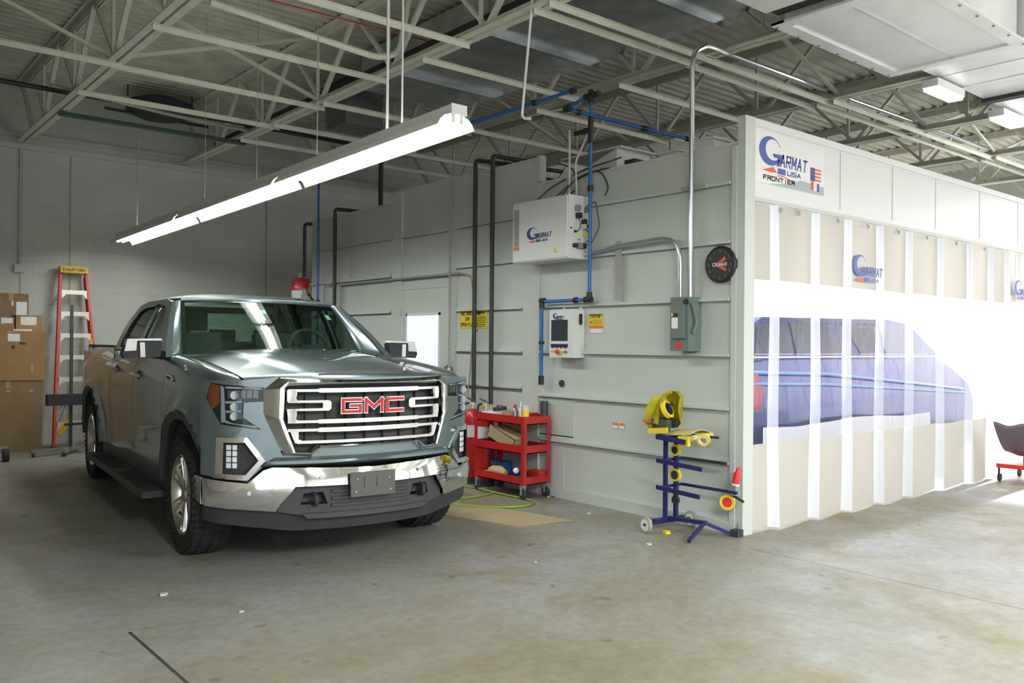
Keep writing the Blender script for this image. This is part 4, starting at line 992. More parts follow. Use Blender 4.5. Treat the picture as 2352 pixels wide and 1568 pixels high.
# wheels
def wheel(x, y, s):
    M = Matrix.Translation((x, y, WR)) @ Matrix.Rotation(s*PI/2, 4, 'Y')     # local +z points outwards
    w = .135
    prof = [(.272,-w*.85),(.30,-w),(.355,-w*1.03),(.395,-w*.93),(.409,-w*.72),(.414,0),(.409,w*.72),(.395,w*.93),(.355,w*1.03),(.30,w),(.272,w*.85),(.262,w*.5),(.262,-w*.5)]
    b = MB().lathe(prof, M, 64, True)
    for k in range(48):     # tread blocks
        a = 2*PI*k/48
        for j, (z0, z1) in enumerate(((-.125,-.075),(-.065,-.012),(.012,.065),(.075,.125))):
            aa = a + (.035 if j % 2 else 0) + (.02 if j in (1,2) else 0)
            Mb = M @ Matrix.Rotation(aa, 4, 'Z')
            t = MB(); t.box((.400, -.019, z0), (.421 if j in (1,2) else .414, .019, z1)); 
            for v in t.bm.verts: v.co = Mb @ v.co
            me = bpy.data.meshes.new('tmp'); t.bm.to_mesh(me); t.bm.free(); b.bm.from_mesh(me); bpy.data.meshes.remove(me)
        Mb = M @ Matrix.Rotation(a, 4, 'Z'); t = MB(); t.box((.372, -.014, .128), (.398, .014, .143))
        for v in t.bm.verts: v.co = Mb @ v.co
        me = bpy.data.meshes.new('tmp'); t.bm.to_mesh(me); t.bm.free(); b.bm.from_mesh(me); bpy.data.meshes.remove(me)
    ty = b.done('tyre', 'rubber', TR, ang=40)
    rm = MB().lathe([(.258,-.10),(.275,-.115),(.280,-.10),(.262,-.08),(.255,.0),(.262,.105),(.279,.118),(.283,.125),(.276,.130),(.262,.118),(.240,.06),(.235,-.08)], M, 48, True).done('rim', 'rim', TR)
    MB().lathe([(0,.0),(.20,.0),(.20,.01),(0,.01)], M, 32).done('brake_disc', 'soft_black', rm)
    MB().lathe([(0,.075),(.055,.075),(.06,.095),(.045,.112),(0,.115)], M, 24).done('hub_cap', 'rim', rm)
    for k in range(6):
        for da in (-.16, .16):
            a = 2*PI*k/6 + da*.9; Mb = M @ Matrix.Rotation(a, 4, 'Z'); t = MB()
            P = [(.04,-.020,.075),(.255,-.013,.100),(.255,.013,.100),(.04,.020,.075)]; Q = [(x_,y_*.7,z_+.022) for x_,y_,z_ in P]
            vs = [t.bm.verts.new(Mb @ Vector(p)) for p in P + Q]
            for f in ((0,1,2,3),(7,6,5,4),(0,4,5,1),(1,5,6,2),(2,6,7,3),(3,7,4,0)): t.bm.faces.new([vs[i] for i in f])
            t.done('spoke', 'rim', rm, smooth=False)
for y in WHY:
    for s in (-1, 1): wheel(s*.87, y, s)
# ================================================================== WALL EQUIPMENT ON THE BOOTH SIDE
def wf_(x):      # map (y, z) on the booth side wall plane, u grows along +y
    return lambda u, v, d: Vector((x - d, u, v))
# control cabinet
cb = thing('control_cabinet', 'large white electrical control cabinet high on the booth wall with a swirl logo', 'control cabinet', (0, 0, 0))
MB().box((-.30, 1.70, 2.30), (-.005, 2.49, 2.89)).done('cabinet_body', 'boxwhite', cb, bev=.006)
MB().box((-.312, 1.71, 2.31), (-.30, 2.48, 2.88)).done('cabinet_door', 'boxwhite', cb, bev=.003)
fcb = lambda u, v, d: Vector((-.3135 - d, 2.27 - u, v))
garmat(fcb, 0, 2.50, .36, cb, dark=True)
MB().prism(rct(2.39, 2.465, 2.46, 2.82), wf_(-.312), .001).done('warning_label', 'grey_label', cb, smooth=False)
MB().prism(rct(2.385, 2.47, 2.42, 2.455), wf_(-.312), .002).done('orange_label', 'orange', cb, 'orange warning strip', smooth=False)
MB().prism([(1.83,2.36),(1.89,2.36),(1.86,2.42)], wf_(-.312), .002).done('hazard_triangle', 'sign_yellow', cb, smooth=False)
for k in range(7):
    MB().cyl((-.16, 1.95+.07*k, 2.89), (-.16, 1.95+.07*k, 2.925), .018, 10).done('cable_gland', 'black_plastic', cb)
def fs(x, z): return Vector((x, 1.70, z))
for x, z, w, h, d, m_ in ((-.20,2.77,.05,.05,.04,'cast_grey'),(-.19,2.70,.045,.05,.05,'black_plastic'),(-.13,2.60,.05,.04,.06,'tread_alu'),(-.12,2.64,.03,.06,.05,'black_plastic'),(-.11,2.53,.03,.03,.04,'yellow'),(-.22,2.55,.02,.02,.02,'black_plastic'),(-.23,2.42,.035,.035,.03,'black_plastic'),(-.18,2.42,.05,.05,.05,'cast_grey'),(-.13,2.42,.04,.05,.05,'black_plastic'),(-.27,2.58,.015,.015,.006,'black_plastic'),(-.17,2.48,.02,.015,.02,'cast_grey'),(-.09,2.76,.03,.05,.03,'cast_grey')):
    MB().box((x-w/2, 1.70-d, z-h/2), (x+w/2, 1.70, z+h/2)).done('valve_fitting', m_, cb, bev=.005)
MB().lathe([(0,0),(.022,0),(.022,.02),(0,.02)], Matrix.Translation((-.10, 1.66, 2.60)) @ Matrix.Rotation(PI/2, 4, 'X'), 16).done('gauge', 'white', cb)
for P in ([(-.20,1.67,2.68),(-.22,1.62,2.62),(-.23,1.63,2.55),(-.22,1.69,2.55)], [(-.10,1.69,2.78),(-.05,1.6,2.85),(-.04,1.55,2.6),(-.10,1.60,2.44),(-.13,1.65,2.42)], [(-.12,1.66,2.58),(-.06,1.62,2.50),(-.13,1.64,2.45)]):
    MB().tube(bend(P, .05), .005, 6).done('pneumatic_tube', 'trim_grey', cb)
# loose cables and white conduits above the cabinet
for k, P in enumerate(([(-.1,1.90,2.925),(-.1,1.905,3.55)], [(-.1,1.80,2.91),(-.1,1.82,3.24),(-.1,1.66,3.46),(-.1,1.64,3.5)])):
    pipe('flexible_conduit', P, .010, 'steel_cream', ('straight' if k == 0 else 'bent') + ' pale conduit rising from the top of the control cabinet', 'conduit')
for k, (P, w) in enumerate((([(-.16,2.30,2.92),(-.06,2.2,3.05),(.05,1.9,3.18),(.3,1.6,3.30)], 'arching back over the booth roof'), ([(-.16,2.02,2.92),(-.08,1.9,3.05),(-.05,1.6,3.13),(.05,1.3,3.14)], 'lying along the roof edge'),
      ([(-.16,1.95,2.92),(-.08,1.8,3.10),(-.03,1.55,3.13),(-.03,1.45,2.95),(-.03,1.50,2.88)], 'hanging down past the roof edge'), ([(.2,2.38,3.35),(.15,2.1,3.25),(.05,1.95,3.02),(-.1,1.9,2.93)], 'swooping from the tall wall section'))):
    pipe('cable', P, .007, 'trim_grey', 'dark cable above the control cabinet, ' + w, 'cable', 8, .12)
# touchscreen panel
hm = thing('touchscreen_panel', 'small white wall panel with a dark screen and coloured switches', 'control panel', (0, 0, 0))
MB().box((-.15, 1.775, 1.375), (-.005, 2.11, 1.835)).done('housing', 'boxwhite', hm, bev=.006)
MB().prism(rct(1.855, 2.08, 1.535, 1.735), wf_(-.151), .004).done('screen', 'screen', hm, smooth=False)
garmat(lambda u, v, d: Vector((-.1515 - d, 2.06 - u, v)), 0, 1.745, .16, hm, dark=True)
MB().prism(rct(1.85, 2.09, 1.475, 1.505), wf_(-.151), .001).done('switch_strip', 'logo_dark', hm, smooth=False)
for k in range(4): MB().lathe([(0,0),(.012,0),(.010,.018),(0,.018)], Matrix.Translation((-.151, 1.88+.058*k, 1.478)) @ Matrix.Rotation(-PI/2, 4, 'Y'), 12).done('selector_knob', 'black_plastic', hm)
MB().prism(rct(1.85, 2.09, 1.425, 1.432), wf_(-.151), .001).done('red_line', 'logo_red', hm, smooth=False)
MB().lathe([(0,0),(.026,0),(.026,.010),(0,.010)], Matrix.Translation((-.151, 1.955, 1.430)) @ Matrix.Rotation(-PI/2, 4, 'Y'), 16).done('stop_ring', 'yellow', hm)
MB().lathe([(0,0),(.018,0),(.024,.02),(.018,.03),(0,.03)], Matrix.Translation((-.160, 1.97, 1.430)) @ Matrix.Rotation(-PI/2, 4, 'Y'), 16).done('stop_button', 'red_bright', hm)
MB().lathe([(0,0),(.014,0),(.012,.012),(0,.012)], Matrix.Translation((-.151, 1.875, 1.428)) @ Matrix.Rotation(-PI/2, 4, 'Y'), 12).done('key_switch', 'steel_grey', hm)
MB().bar((-.07, 1.765, 1.79), (-.07, 1.765, 1.69), .02, .03).done('panel_latch', 'black_plastic', hm, bev=.004)
for y in (1.82, 2.05): MB().box((-.02, y-.015, 1.835), (-.004, y+.015, 1.88)).done('mount_tab', 'white_plastic', hm, smooth=False)
# disconnect switch
ds = thing('disconnect_switch', 'grey-green electrical disconnect box at the foot of the two conduits', 'switch box', (0, 0, 0))
MB().box((-.17, .41, 1.455), (-.004, .60, 1.90)).done('housing', 'breaker_grey', ds, bev=.006)
MB().box((-.195, .445, 1.56), (-.17, .578, 1.84)).done('cover', 'breaker_grey', ds, bev=.014)
MB().prism(rct(.50, .565, 1.64, 1.73), wf_(-.1955), .001).done('spec_label', 'white', ds, smooth=False)
MB().prism(rct(.50, .565, 1.735, 1.765), wf_(-.1955), .001).done('maker_label', 'text_black', ds, smooth=False); MB().prism(rct(.55, .568, 1.74, 1.765), wf_(-.196), .001).done('label_corner', 'sign_yellow', ds, smooth=False)
MB().prism(rct(.485, .54, 1.475, 1.525), wf_(-.1705), .001).done('danger_label', 'red_bright', ds, 'red danger sticker', smooth=False)
MB().tube(bend([(-.15, .41, 1.85), (-.15, .385, 1.84), (-.10, .375, 1.70), (-.14, .385, 1.60)], .04), .013, 8).done('lever', 'breaker_grey', ds)
MB().lathe([(0,0),(.022,0),(.022,.02),(0,.02)], Matrix.Translation((-.17, .43, 1.86)) @ Matrix.Rotation(-PI/2, 4, 'Y'), 14).done('pivot', 'black_plastic', ds)
# conduits
pipe('conduit', [(-.09, .455, 1.90), (-.09, .455, 3.85), (-.05, .453, 3.95), (.1, .448, 4.03), (.35, .546, 4.09), (1.2, .99, 4.33)], .021, 'galv', 'tall galvanised conduit rising from the grey switch box to the roof', 'conduit', rb=.12)
pipe('conduit', [(-.09, 1.70, 2.345), (-.09, 1.30, 2.39), (-.09, .565, 2.42), (-.09, .565, 1.90)], .019, 'galv', 'bent galvanised conduit from the control cabinet to the grey switch box', 'conduit', rb=.26)
MB_ = MB(); MB_.box((-.07, 1.27, 1.905), (-.046, 1.325, 2.44)); tag(MB_.done('strut_channel', 'steel_dim', smooth=False), 'upright galvanised strut channel on the booth wall holding the bent conduit', 'strut channel')
MB_ = MB(); MB_.box((-.07, .33, 2.79), (-.046, .58, 2.83)); tag(MB_.done('pipe_clamp', 'steel_dim', smooth=False), 'small clamp bar holding the tall conduit to the top rail', 'clamp')
for P, r_, m_, w in (([(-.09,3.39,.86),(-.09,3.39,3.50),(1.2,3.39,3.55)], .024, 'dark_pipe', 'black gas pipe left of its twin in the middle of the booth wall'), ([(-.09,3.09,.86),(-.09,3.09,3.50),(-.0,3.09,3.50),(.7,3.12,3.52)], .024, 'dark_pipe', 'black gas pipe right of its twin in the middle of the booth wall'),
      ([(-.09,6.55,.3),(-.09,6.55,3.33),(.9,6.55,3.35)], .026, 'dark_pipe', 'black pipe on the far low section turning over the booth top'), ([(-.09,7.46,2.45),(-.09,7.46,3.22),(.6,7.46,3.26)], .024, 'dark_pipe', 'black pipe at the far end of the booth above the red canister')):
    pipe('gas_pipe', P, r_, m_, w, 'pipe', 12, .05)
for P, r_, w in (([(-.07,3.88,1.22),(-.07,3.88,3.42)], .013, 'thin grey conduit beside the booth door'), ([(-.06,6.15,2.36),(-.06,6.15,3.2)], .011, 'short grey conduit on the far booth section'), ([(-.06,6.6,2.29),(-.06,3.72,2.29)], .014, 'horizontal grey conduit above the booth door'), ([(-.06,6.45,.2),(-.06,6.45,2.3)], .012, 'grey conduit next to the far black pipe'), ([(-.06,6.9,.2),(-.06,6.9,2.30),(-.06,6.6,2.32)], .012, 'grey conduit next to the far blue pipe')):
    pipe('conduit', P, r_, 'steel_dim', w, 'conduit')
pipe('copper_line', [(-.055, 3.72, 2.29), (-.055, 3.50, 2.26), (-.055, 3.44, 1.95), (-.055, 3.50, 1.2), (-.055, 3.55, .92)], .007, 'cardboard_light', 'thin tan tube curving down beside the black pipes', 'tube', 8, .15)
tag(MB().tube([(.45, 6.25, 3.26), (.45, 6.25, 4.2)], .035, 10).done('vent_pipe', 'dark_pipe'), 'black vertical vent pipe above the far booth roof', 'pipe')
# blue compressed-air line
ba = thing('air_line', 'bright blue compressed-air pipe with black fittings along the booth wall', 'pipe', (0, 0, 0))
ZH = 3.80
for P in ([(-.10,1.62,1.96),(-.10,1.62,ZH)], [(-.10,1.66,1.92),(-.10,2.25,1.92)], [(-.10,2.28,1.88),(-.10,2.28,1.14)], [(-.10,1.66,ZH+.02),(-.12,1.90,ZH-.03)], [(-.10,1.93,ZH-.05),(2.3,1.90,ZH-.05)], [(-.31,1.65,ZH+.03),(-.30,7.0,ZH+.03)], [(-.10,7.02,ZH-.02),(-.10,7.02,.3)]):
    MB().cyl(P[0], P[1], .017, 12).done('pipe_run', 'blue_pipe', ba)
for p, q in (((-.10,1.59,1.92),(-.10,1.68,1.92)), ((-.10,1.62,1.90),(-.10,1.62,1.99)), ((-.10,2.24,1.93),(-.10,2.30,1.93)), ((-.10,2.28,1.95),(-.10,2.28,1.86)), ((-.10,2.28,1.50),(-.10,2.28,1.53)), ((-.10,2.28,1.19),(-.10,2.28,1.10)), ((-.10,1.78,1.92),(-.10,1.82,1.92)),
             ((-.10,1.62,2.93),(-.10,1.62,2.98)), ((-.10,1.62,3.38),(-.10,1.62,3.62)), ((-.10,1.70,3.50),(-.10,1.62,3.50)), ((-.10,1.62,ZH-.05),(-.10,1.62,ZH+.07)), ((-.10,1.52,ZH+.02),(-.10,1.70,ZH+.02)), ((-.13,1.86,ZH-.05),(-.12,1.95,ZH-.05)), ((.02,1.93,ZH-.05),(.06,1.93,ZH-.05)), ((.95,1.915,ZH-.05),(1.02,1.915,ZH-.05)), ((1.65,1.905,ZH-.05),(1.72,1.905,ZH-.05)), ((-.31,1.62,ZH+.03),(-.31,1.67,ZH+.03)), ((-.31,2.15,ZH+.03),(-.31,2.20,ZH+.03)), ((-.32,7.0,ZH+.02),(-.08,7.02,ZH+.0)), ((-.1,7.02,2.05),(-.1,7.02,2.1))):
    MB().cyl(p, q, .028, 12).done('fitting', 'black_plastic', ba)
MB().cyl((-.10,1.62,3.50), (-.10,1.83,3.50), .022, 10).done('branch_valve', 'black_plastic', ba)
# clock
ck = thing('wall_clock', 'round black wall clock with a red and white face logo', 'clock', (-.012, .195, 2.157))
Mx = Matrix.Rotation(-PI/2, 4, 'Y')
MB().lathe([(0,0),(.148,0),(.150,.03),(.140,.042),(.130,.036),(0,.036)], Mx, 48).done('case', 'black_plastic', ck)
MB().lathe([(0,.037),(.128,.037),(.128,.038),(0,.038)], Mx, 40).done('dial', 'text_black', ck)
fk = lambda u, v, d: Vector((-.0385 - d, -u, v))
b = MB(); b.prism([(-.05,.0),(.05,.065),(.062,.035),(.0,.0)], fk, .001); b.prism([(-.05,-.005),(.06,-.06),(.06,-.03),(.0,-.008)], fk, .001); b.done('logo_rays', 'logo_red', ck)
b = MB(); text(b, 'CROMAX', fk, -.068, -.012, .017, .024, .006, gap=.4, t=.0015); b.done('logo_text', 'white', ck)
b = MB()
for h in range(12):
    a = R(90 - 30*(h+1)); nm = str(h+1); w = .007
    text(b, nm, fk, .108*math.cos(a) - w*len(nm)*.6, .108*math.sin(a) - .007, w, .014, .0028, t=.001)
b.done('numerals', 'grey_label', ck)
# signs
def sign(name, y0, y1, z0, z1, m_, label, lines=(), parts=()):
    o = MB().box((-.007, y0, z0), (-.002, y1, z1)).done(name, m_, smooth=False); tag(o, label, 'sign')
    f = lambda u, v, d: Vector((-.0072 - d, y1 - u, v))
    for (word, u, v, w, h, lw) in lines:
        b = MB(); text(b, word, f, u, v, w, h, lw, t=.001); b.done('lettering', 'text_black', o)
    for nm, a, c, e, g, mm in parts: MB().prism(rct(a, c, e, g), f, .0015).done(nm, mm, o, smooth=False)
    return o
sign('warning_sign', 3.27, 3.76, 1.672, 1.868, 'sign_yellow', 'yellow warning sign behind the black pipes on the booth wall', [('NO SMOKING', .02, 1.82, .028, .03, .008), ('OR', .10, 1.76, .03, .03, .008), ('OPEN FLAMES', .015, 1.695, .022, .035, .007), ('WARNING', .32, 1.83, .014, .02, .005)],
     [('divider', .275, .279, 1.68, 1.86, 'text_black')] + [('text_line', .30, .47, 1.69+.02*k, 1.696+.02*k, 'text_black') for k in range(6)])
sign('orange_sticker', 3.44, 3.53, 1.63, 1.655, 'orange', 'small orange sticker under the yellow warning sign')
sign('notice_sticker', 3.44, 3.52, 1.53, 1.62, 'boxwhite', 'pale notice sticker under the small orange sticker')
sign('caution_sign', 1.536, 1.714, 1.678, 1.785, 'sign_yellow', 'small yellow sign right of the touchscreen panel', [('CAUTION', .03, 1.755, .013, .018, .004)],
     [('head_band', .0, .178, 1.776, 1.785, 'text_black'), ('icon', .015, .04, 1.70, 1.72, 'logo_red')] + [('text_line', .05, .165, 1.695+.016*k, 1.70+.016*k, 'cardboard') for k in range(3)])
sign('orange_strip', 1.536, 1.714, 1.655, 1.676, 'orange', 'orange strip under the small yellow sign')
sign('white_strip', 1.536, 1.70, 1.61, 1.653, 'white', 'white strip under the orange strip, right of the screen')
sign('pair_sticker', 1.25, 1.31, .765, .79, 'orange', 'right one of two small orange stickers low on the booth wall', parts=[('lower_half', 0, .06, .74, .765, 'white')])
sign('pair_sticker', 1.34, 1.40, .765, .79, 'orange', 'left one of two small orange stickers low on the booth wall', parts=[('lower_half', 0, .06, .74, .765, 'white')])
# alarm by the door
t = thing('alarm_bell', 'small red and steel alarm device at the lower end of the door conduit', 'alarm', (-.03, 3.92, 1.20))
MB().lathe([(0,0),(.05,0),(.06,.03),(.04,.06),(0,.065)], Matrix.Rotation(-PI/2, 4, 'Y'), 20).done('bell', 'steel_grey', t)
MB().box((-.05, -.03, -.13), (.008, .03, -.06)).done('call_point', 'red_bright', t, bev=.005); MB().tube([(-.02,0,-.07),(-.02,0,-.02)], .01, 8).done('stem', 'steel_grey', t)
# red and white canister hung at the far end
t = thing('hanging_canister', 'red and white canister hanging above the pickup roof near the back wall', 'canister', (-.09, 7.56, 2.08))
MB().lathe([(0,0),(.12,.0),(.135,.03),(.135,.30),(.11,.345),(0,.36)], n=28).done('shell', 'red', t)
MB().lathe([(.137,.05),(.137,.17),(.136,.17),(.136,.05)], n=28, closed=True).done('white_band', 'white', t)
MB().lathe([(0,.36),(.05,.36),(.05,.44),(.02,.46),(0,.46)], n=14).done('valve', 'steel_dim', t)

# ================================================================== RED TOOL CART AND WHAT STANDS ON IT
CX0, CX1, CY0, CY1 = -.39, -.05, 2.20, 2.97
ct = thing('tool_cart', 'red three-tray steel tool cart on casters against the booth wall', 'tool cart', (0, 0, 0))
for z0, z1 in ((.72, .80), (.44, .52), (.14, .215)):
    b = MB(); b.box((CX0, CY0, z0), (CX1, CY1, z0+.008))
    for a, c in (((CX0, CY0, z0), (CX0+.006, CY1, z1)), ((CX1-.006, CY0, z0), (CX1, CY1, z1)), ((CX0, CY0, z0), (CX1, CY0+.006, z1)), ((CX0, CY1-.006, z0), (CX1, CY1, z1))): b.box(a, c)
    b.done('tray', 'red', ct, smooth=False)
for x, sx in ((CX0, 1), (CX1, -1)):
    for y, sy in ((CY0, 1), (CY1, -1)):
        b = MB(); b.box((min(x-.003*sx, x+.035*sx), min(y-.003*sy, y), .14), (max(x-.003*sx, x+.035*sx), max(y-.003*sy, y), .80)); b.box((min(x-.004*sx, x), min(y-.003*sy, y+.035*sy), .14), (max(x-.004*sx, x), max(y-.003*sy, y+.035*sy), .80)); b.done('corner_post', 'red', ct, smooth=False)
        c = MB(); c.box((x+.02*sx-.022, y+.03*sy-.025, .115), (x+.02*sx+.022, y+.03*sy+.025, .14)); c.bar((x+.02*sx-.02, y+.03*sy, .13), (x+.02*sx-.02, y+.03*sy, .045), .004, .03, up=(1,0,0)); c.bar((x+.02*sx+.02, y+.03*sy, .13), (x+.02*sx+.02, y+.03*sy, .045), .004, .03, up=(1,0,0)); co = c.done('caster_fork', 'cast_grey', ct, smooth=False)
        MB().lathe([(0,-.013),(.045,-.013),(.050,-.006),(.050,.006),(.045,.013),(0,.013)], Matrix.Translation((x+.02*sx, y+.03*sy, .050)) @ Matrix.Rotation(PI/2, 4, 'Y'), 20).done('caster_wheel', 'soft_black', co)
def bottle(name, label, x, y, z, prof, m_, cat='bottle', cap=None, capm='white'):
    t = thing(name, label, cat, (x, y, z)); MB().lathe(prof, n=20).done('body', m_, t)
    if cap: MB().lathe(cap, n=14).done('cap', capm, t)
    return t
TZ, MZ, LZ = .728, .448, .148
bottle('yellow_can', 'bright yellow can on the top tray of the red cart', -.33, 2.245, TZ, [(0,0),(.036,0),(.036,.135),(0,.135)], 'yellow', 'can', [(0,.135),(.034,.135),(.034,.18),(.02,.185),(0,.185)], 'steel_cream')
bottle('squeeze_bottle', 'white squeeze bottle beside the yellow can', -.31, 2.34, TZ, [(0,0),(.026,0),(.026,.13),(.012,.15),(0,.15)], 'tread_alu', cap=[(0,.15),(.013,.15),(.006,.21),(0,.21)])
bottle('grey_bottle', 'grey bottle with a red cap on the red cart', -.30, 2.44, TZ, [(0,0),(.032,0),(.032,.11),(.014,.14),(0,.14)], 'steel_grey', cap=[(0,.14),(.017,.14),(.014,.175),(0,.175)], capm='red_bright')
bottle('grey_cup', 'tall dark grey cup near the wall end of the red cart', -.075, 2.26, TZ, [(0,0),(.034,0),(.040,.11),(.040,.21),(.036,.21),(.036,.02),(0,.02)], 'trim_grey', 'cup')
t = thing('paper_stack', 'pale folded paper on the far end of the top tray', 'paper', (-.25, 2.82, TZ)); MB().box((-.09,-.09,0), (.09,.10,.085), Matrix.Rotation(R(12),3,'Z')).done('sheets', 'paper', t, smooth=False)
t = thing('spray_gun', 'dark spray gun lying on the pale paper', 'spray gun', (-.22, 2.78, TZ+.085)); MB().tube([(-.08,.0,.02),(.06,-.03,.03)], .02, 10).done('body', 'soft_black', t); MB().tube([(-.02,0,.02),(-.03,.06,.015)], .014, 8).done('grip', 'soft_black', t); MB().lathe([(0,.02),(.03,.02),(.035,.06),(0,.06)], n=14).done('cup', 'steel_grey', t)
t = thing('red_box', 'small dark red box at the back of the top tray', 'box', (-.12, 2.42, TZ)); MB().box((-.05,-.07,0), (.05,.07,.09)).done('shell', 'red', t, bev=.005)
t = thing('tan_block', 'small tan sanding block on the top tray', 'sanding block', (-.20, 2.62, TZ)); MB().box((-.04,-.07,0), (.04,.07,.10)).done('block', 'cardboard_light', t, bev=.006)
# open cardboard box on the middle tray
t = thing('open_cardboard_box', 'open tan cardboard box tipped on the middle tray of the red cart', 'box', (-.27, 2.62, MZ+.005)); t.rotation_euler = (R(18), 0, 0)
b = MB()
for a, c in (((-.09,-.20,.0),(.09,.20,.006)), ((-.09,-.20,.0),(-.084,.20,.13)), ((.084,-.20,0),(.09,.20,.13)), ((-.09,-.20,0),(.09,-.194,.13)), ((-.09,-.20,.124),(.09,.16,.13))): b.box(a, c)
for v in b.bm.verts: v.co.z += .05
b.done('shell', 'cardboard_light', t, smooth=False); b = MB(); b.box((-.09,.20,.05), (.09,.26,.055), Matrix.Rotation(R(30),3,'X')); b.done('flap', 'cardboard', t, smooth=False)
t = thing('black_tray', 'flat black tray on the middle shelf of the red cart', 'tray', (-.17, 2.33, MZ)); MB().box((-.12,-.10,0), (.12,.10,.055)).done('tray', 'soft_black', t, bev=.01)
t = thing('blue_box', 'small blue box on the bottom tray of the red cart', 'box', (-.13, 2.84, LZ)); MB().box((-.08,-.09,0), (.06,.09,.14)).done('shell', 'blue_band', t, bev=.004)
t = thing('work_glove', 'tan work glove lying on the bottom tray', 'glove', (-.30, 2.70, LZ+.02))
MB().tube([(0,-.12,.035),(0,-.03,.055),(0,.08,.05),(0,.12,.04)], [.03,.05,.045,.035], 12).done('palm', 'glove_tan', t)
for k in range(4): MB().tube([(-.03+.02*k,.10,.04),(-.035+.022*k,.16,.03),(-.035+.022*k,.20,.015)], .011, 8).done('finger', 'glove_tan', t)
MB().tube([(-.03,.02,.03),(-.06,.06,.02)], .012, 8).done('thumb', 'glove_tan', t)
t = thing('dark_rag', 'crumpled dark navy rag on the bottom tray', 'rag', (-.24, 2.40, LZ))
def ragf(u, v):
    x, y = (u-.5)*.22, (v-.5)*.30; return Vector((x, y, .075*math.exp(-((x/.09)**2 + (y/.12)**2)) + .012*math.sin(40*x)*math.cos(33*y) + .014))
MB().grid(ragf, 16, 18, (0,0,-.012)).done('cloth', 'navy', t)
t = thing('white_ball', 'small white ball of masking paper on the dark rag', 'ball', (-.29, 2.43, LZ+.10)); MB().lathe([(0,-.032)] + [(.032*math.cos(R(a)), .032*math.sin(R(a))) for a in range(-75, 90, 15)] + [(0,.032)], n=16).done('wad', 'white', t)
t = thing('red_tray', 'bright red plastic tray on the bottom shelf near the wall', 'tray', (-.10, 2.32, LZ)); MB().box((-.06,-.09,0), (.06,.09,.10)).done('tray', 'red_bright', t, bev=.008)
# fire extinguishers
def exting(x, y, label, src=None):
    t = thing('fire_extinguisher', label, 'fire extinguisher', (x, y, 0), group='fire extinguishers behind the cart')
    MB().lathe([(0,.06),(.085,.06),(.092,.08),(.092,.66),(.075,.74),(.04,.79),(.03,.80),(0,.80)], n=28).done('cylinder', 'red', t)
    MB().lathe([(.0935,.50),(.0935,.63),(.0925,.63),(.0925,.50)], n=28, closed=True).done('label_band', 'white', t, 'white label band')
    MB().lathe([(0,0),(.095,0),(.095,.07),(0,.07)], n=20).done('foot_ring', 'soft_black', t)
    v = MB().lathe([(0,.80),(.022,.80),(.022,.87),(0,.87)], n=12).done('valve', 'tread_alu', t)
    MB().bar((0,-.02,.885), (0,.10,.915), .02, .012).done('lever', 'steel_grey', v, bev=.003); MB().lathe([(0,0),(.016,0),(.016,.014),(0,.014)], Matrix.Translation((-.02,0,.85)) @ Matrix.Rotation(-PI/2, 4, 'Y'), 12).done('gauge', 'yellow', v)
    MB().tube(bend([(0,.02,.85),(0,.13,.86),(0,.14,.70),(.02,.12,.35)], .06), .010, 8).done('hose', 'soft_black', t)
    return t
e1 = exting(-.155, 3.32, 'red fire extinguisher standing right behind the red cart'); copy_tree(e1, (-.15, 3.58, 0), 0, 'red fire extinguisher by the pickup fog light, left of the other')
copy_tree(e1, (-.15, 3.10, 0), 0, 'red fire extinguisher hidden mostly behind the cart trays')
t = thing('waste_bin', 'dark plastic bin behind the lower trays of the red cart', 'bin', (-.17, 3.84, 0)); MB().lathe([(0,0),(.10,0),(.12,.45),(.112,.45),(.095,.02),(0,.02)], n=24).done('bin', 'soft_black', t)
# green hose and the paper mat
hs = thing('air_hose', 'bright green air hose looping over the floor between pickup and cart', 'hose', (0, 0, 0))
def sp(P, n=8):
    P = [Vector(p) for p in P]; out = []
    for i in range(len(P)-1):
        a, b_, c, d = P[max(i-1,0)], P[i], P[i+1], P[min(i+2,len(P)-1)]
        for k in range(n):
            t_ = k/n; out.append(.5*((2*b_) + (c-a)*t_ + (2*a-5*b_+4*c-d)*t_**2 + (3*b_-a-3*c+d)*t_**3))
    out.append(P[-1]); return out
MB().tube(sp([(-1.9,3.8,.012),(-1.0,3.72,.012),(-.45,3.2,.012),(-.36,2.80,.012),(-.47,2.62,.012),(-.85,2.60,.012),(-1.25,2.75,.012),(-1.7,2.7,.012)]), .010, 8).done('near_loop', 'hose_green', hs)
MB().tube(sp([(-.42,2.86,.03),(-.38,2.52,.014),(-.36,2.20,.012),(-.42,2.02,.012),(-.62,1.93,.012),(-.85,2.05,.012),(-1.10,2.36,.012),(-1.35,2.8,.012),(-1.7,3.1,.012)]), .010, 8).done('far_loop', 'hose_green', hs)
b = MB(); b.prism([(-.667,1.235),(-1.204,1.32),(-1.45,2.25),(-1.55,2.75),(-1.06,2.75),(-.80,1.95)], lambda u, v, d: Vector((u, v, .001+d)), .004)
tag(b.done('paper_mat', 'cardboard_light', smooth=False), 'flat tan cardboard sheet on the floor beside the pickup bumper', 'mat')

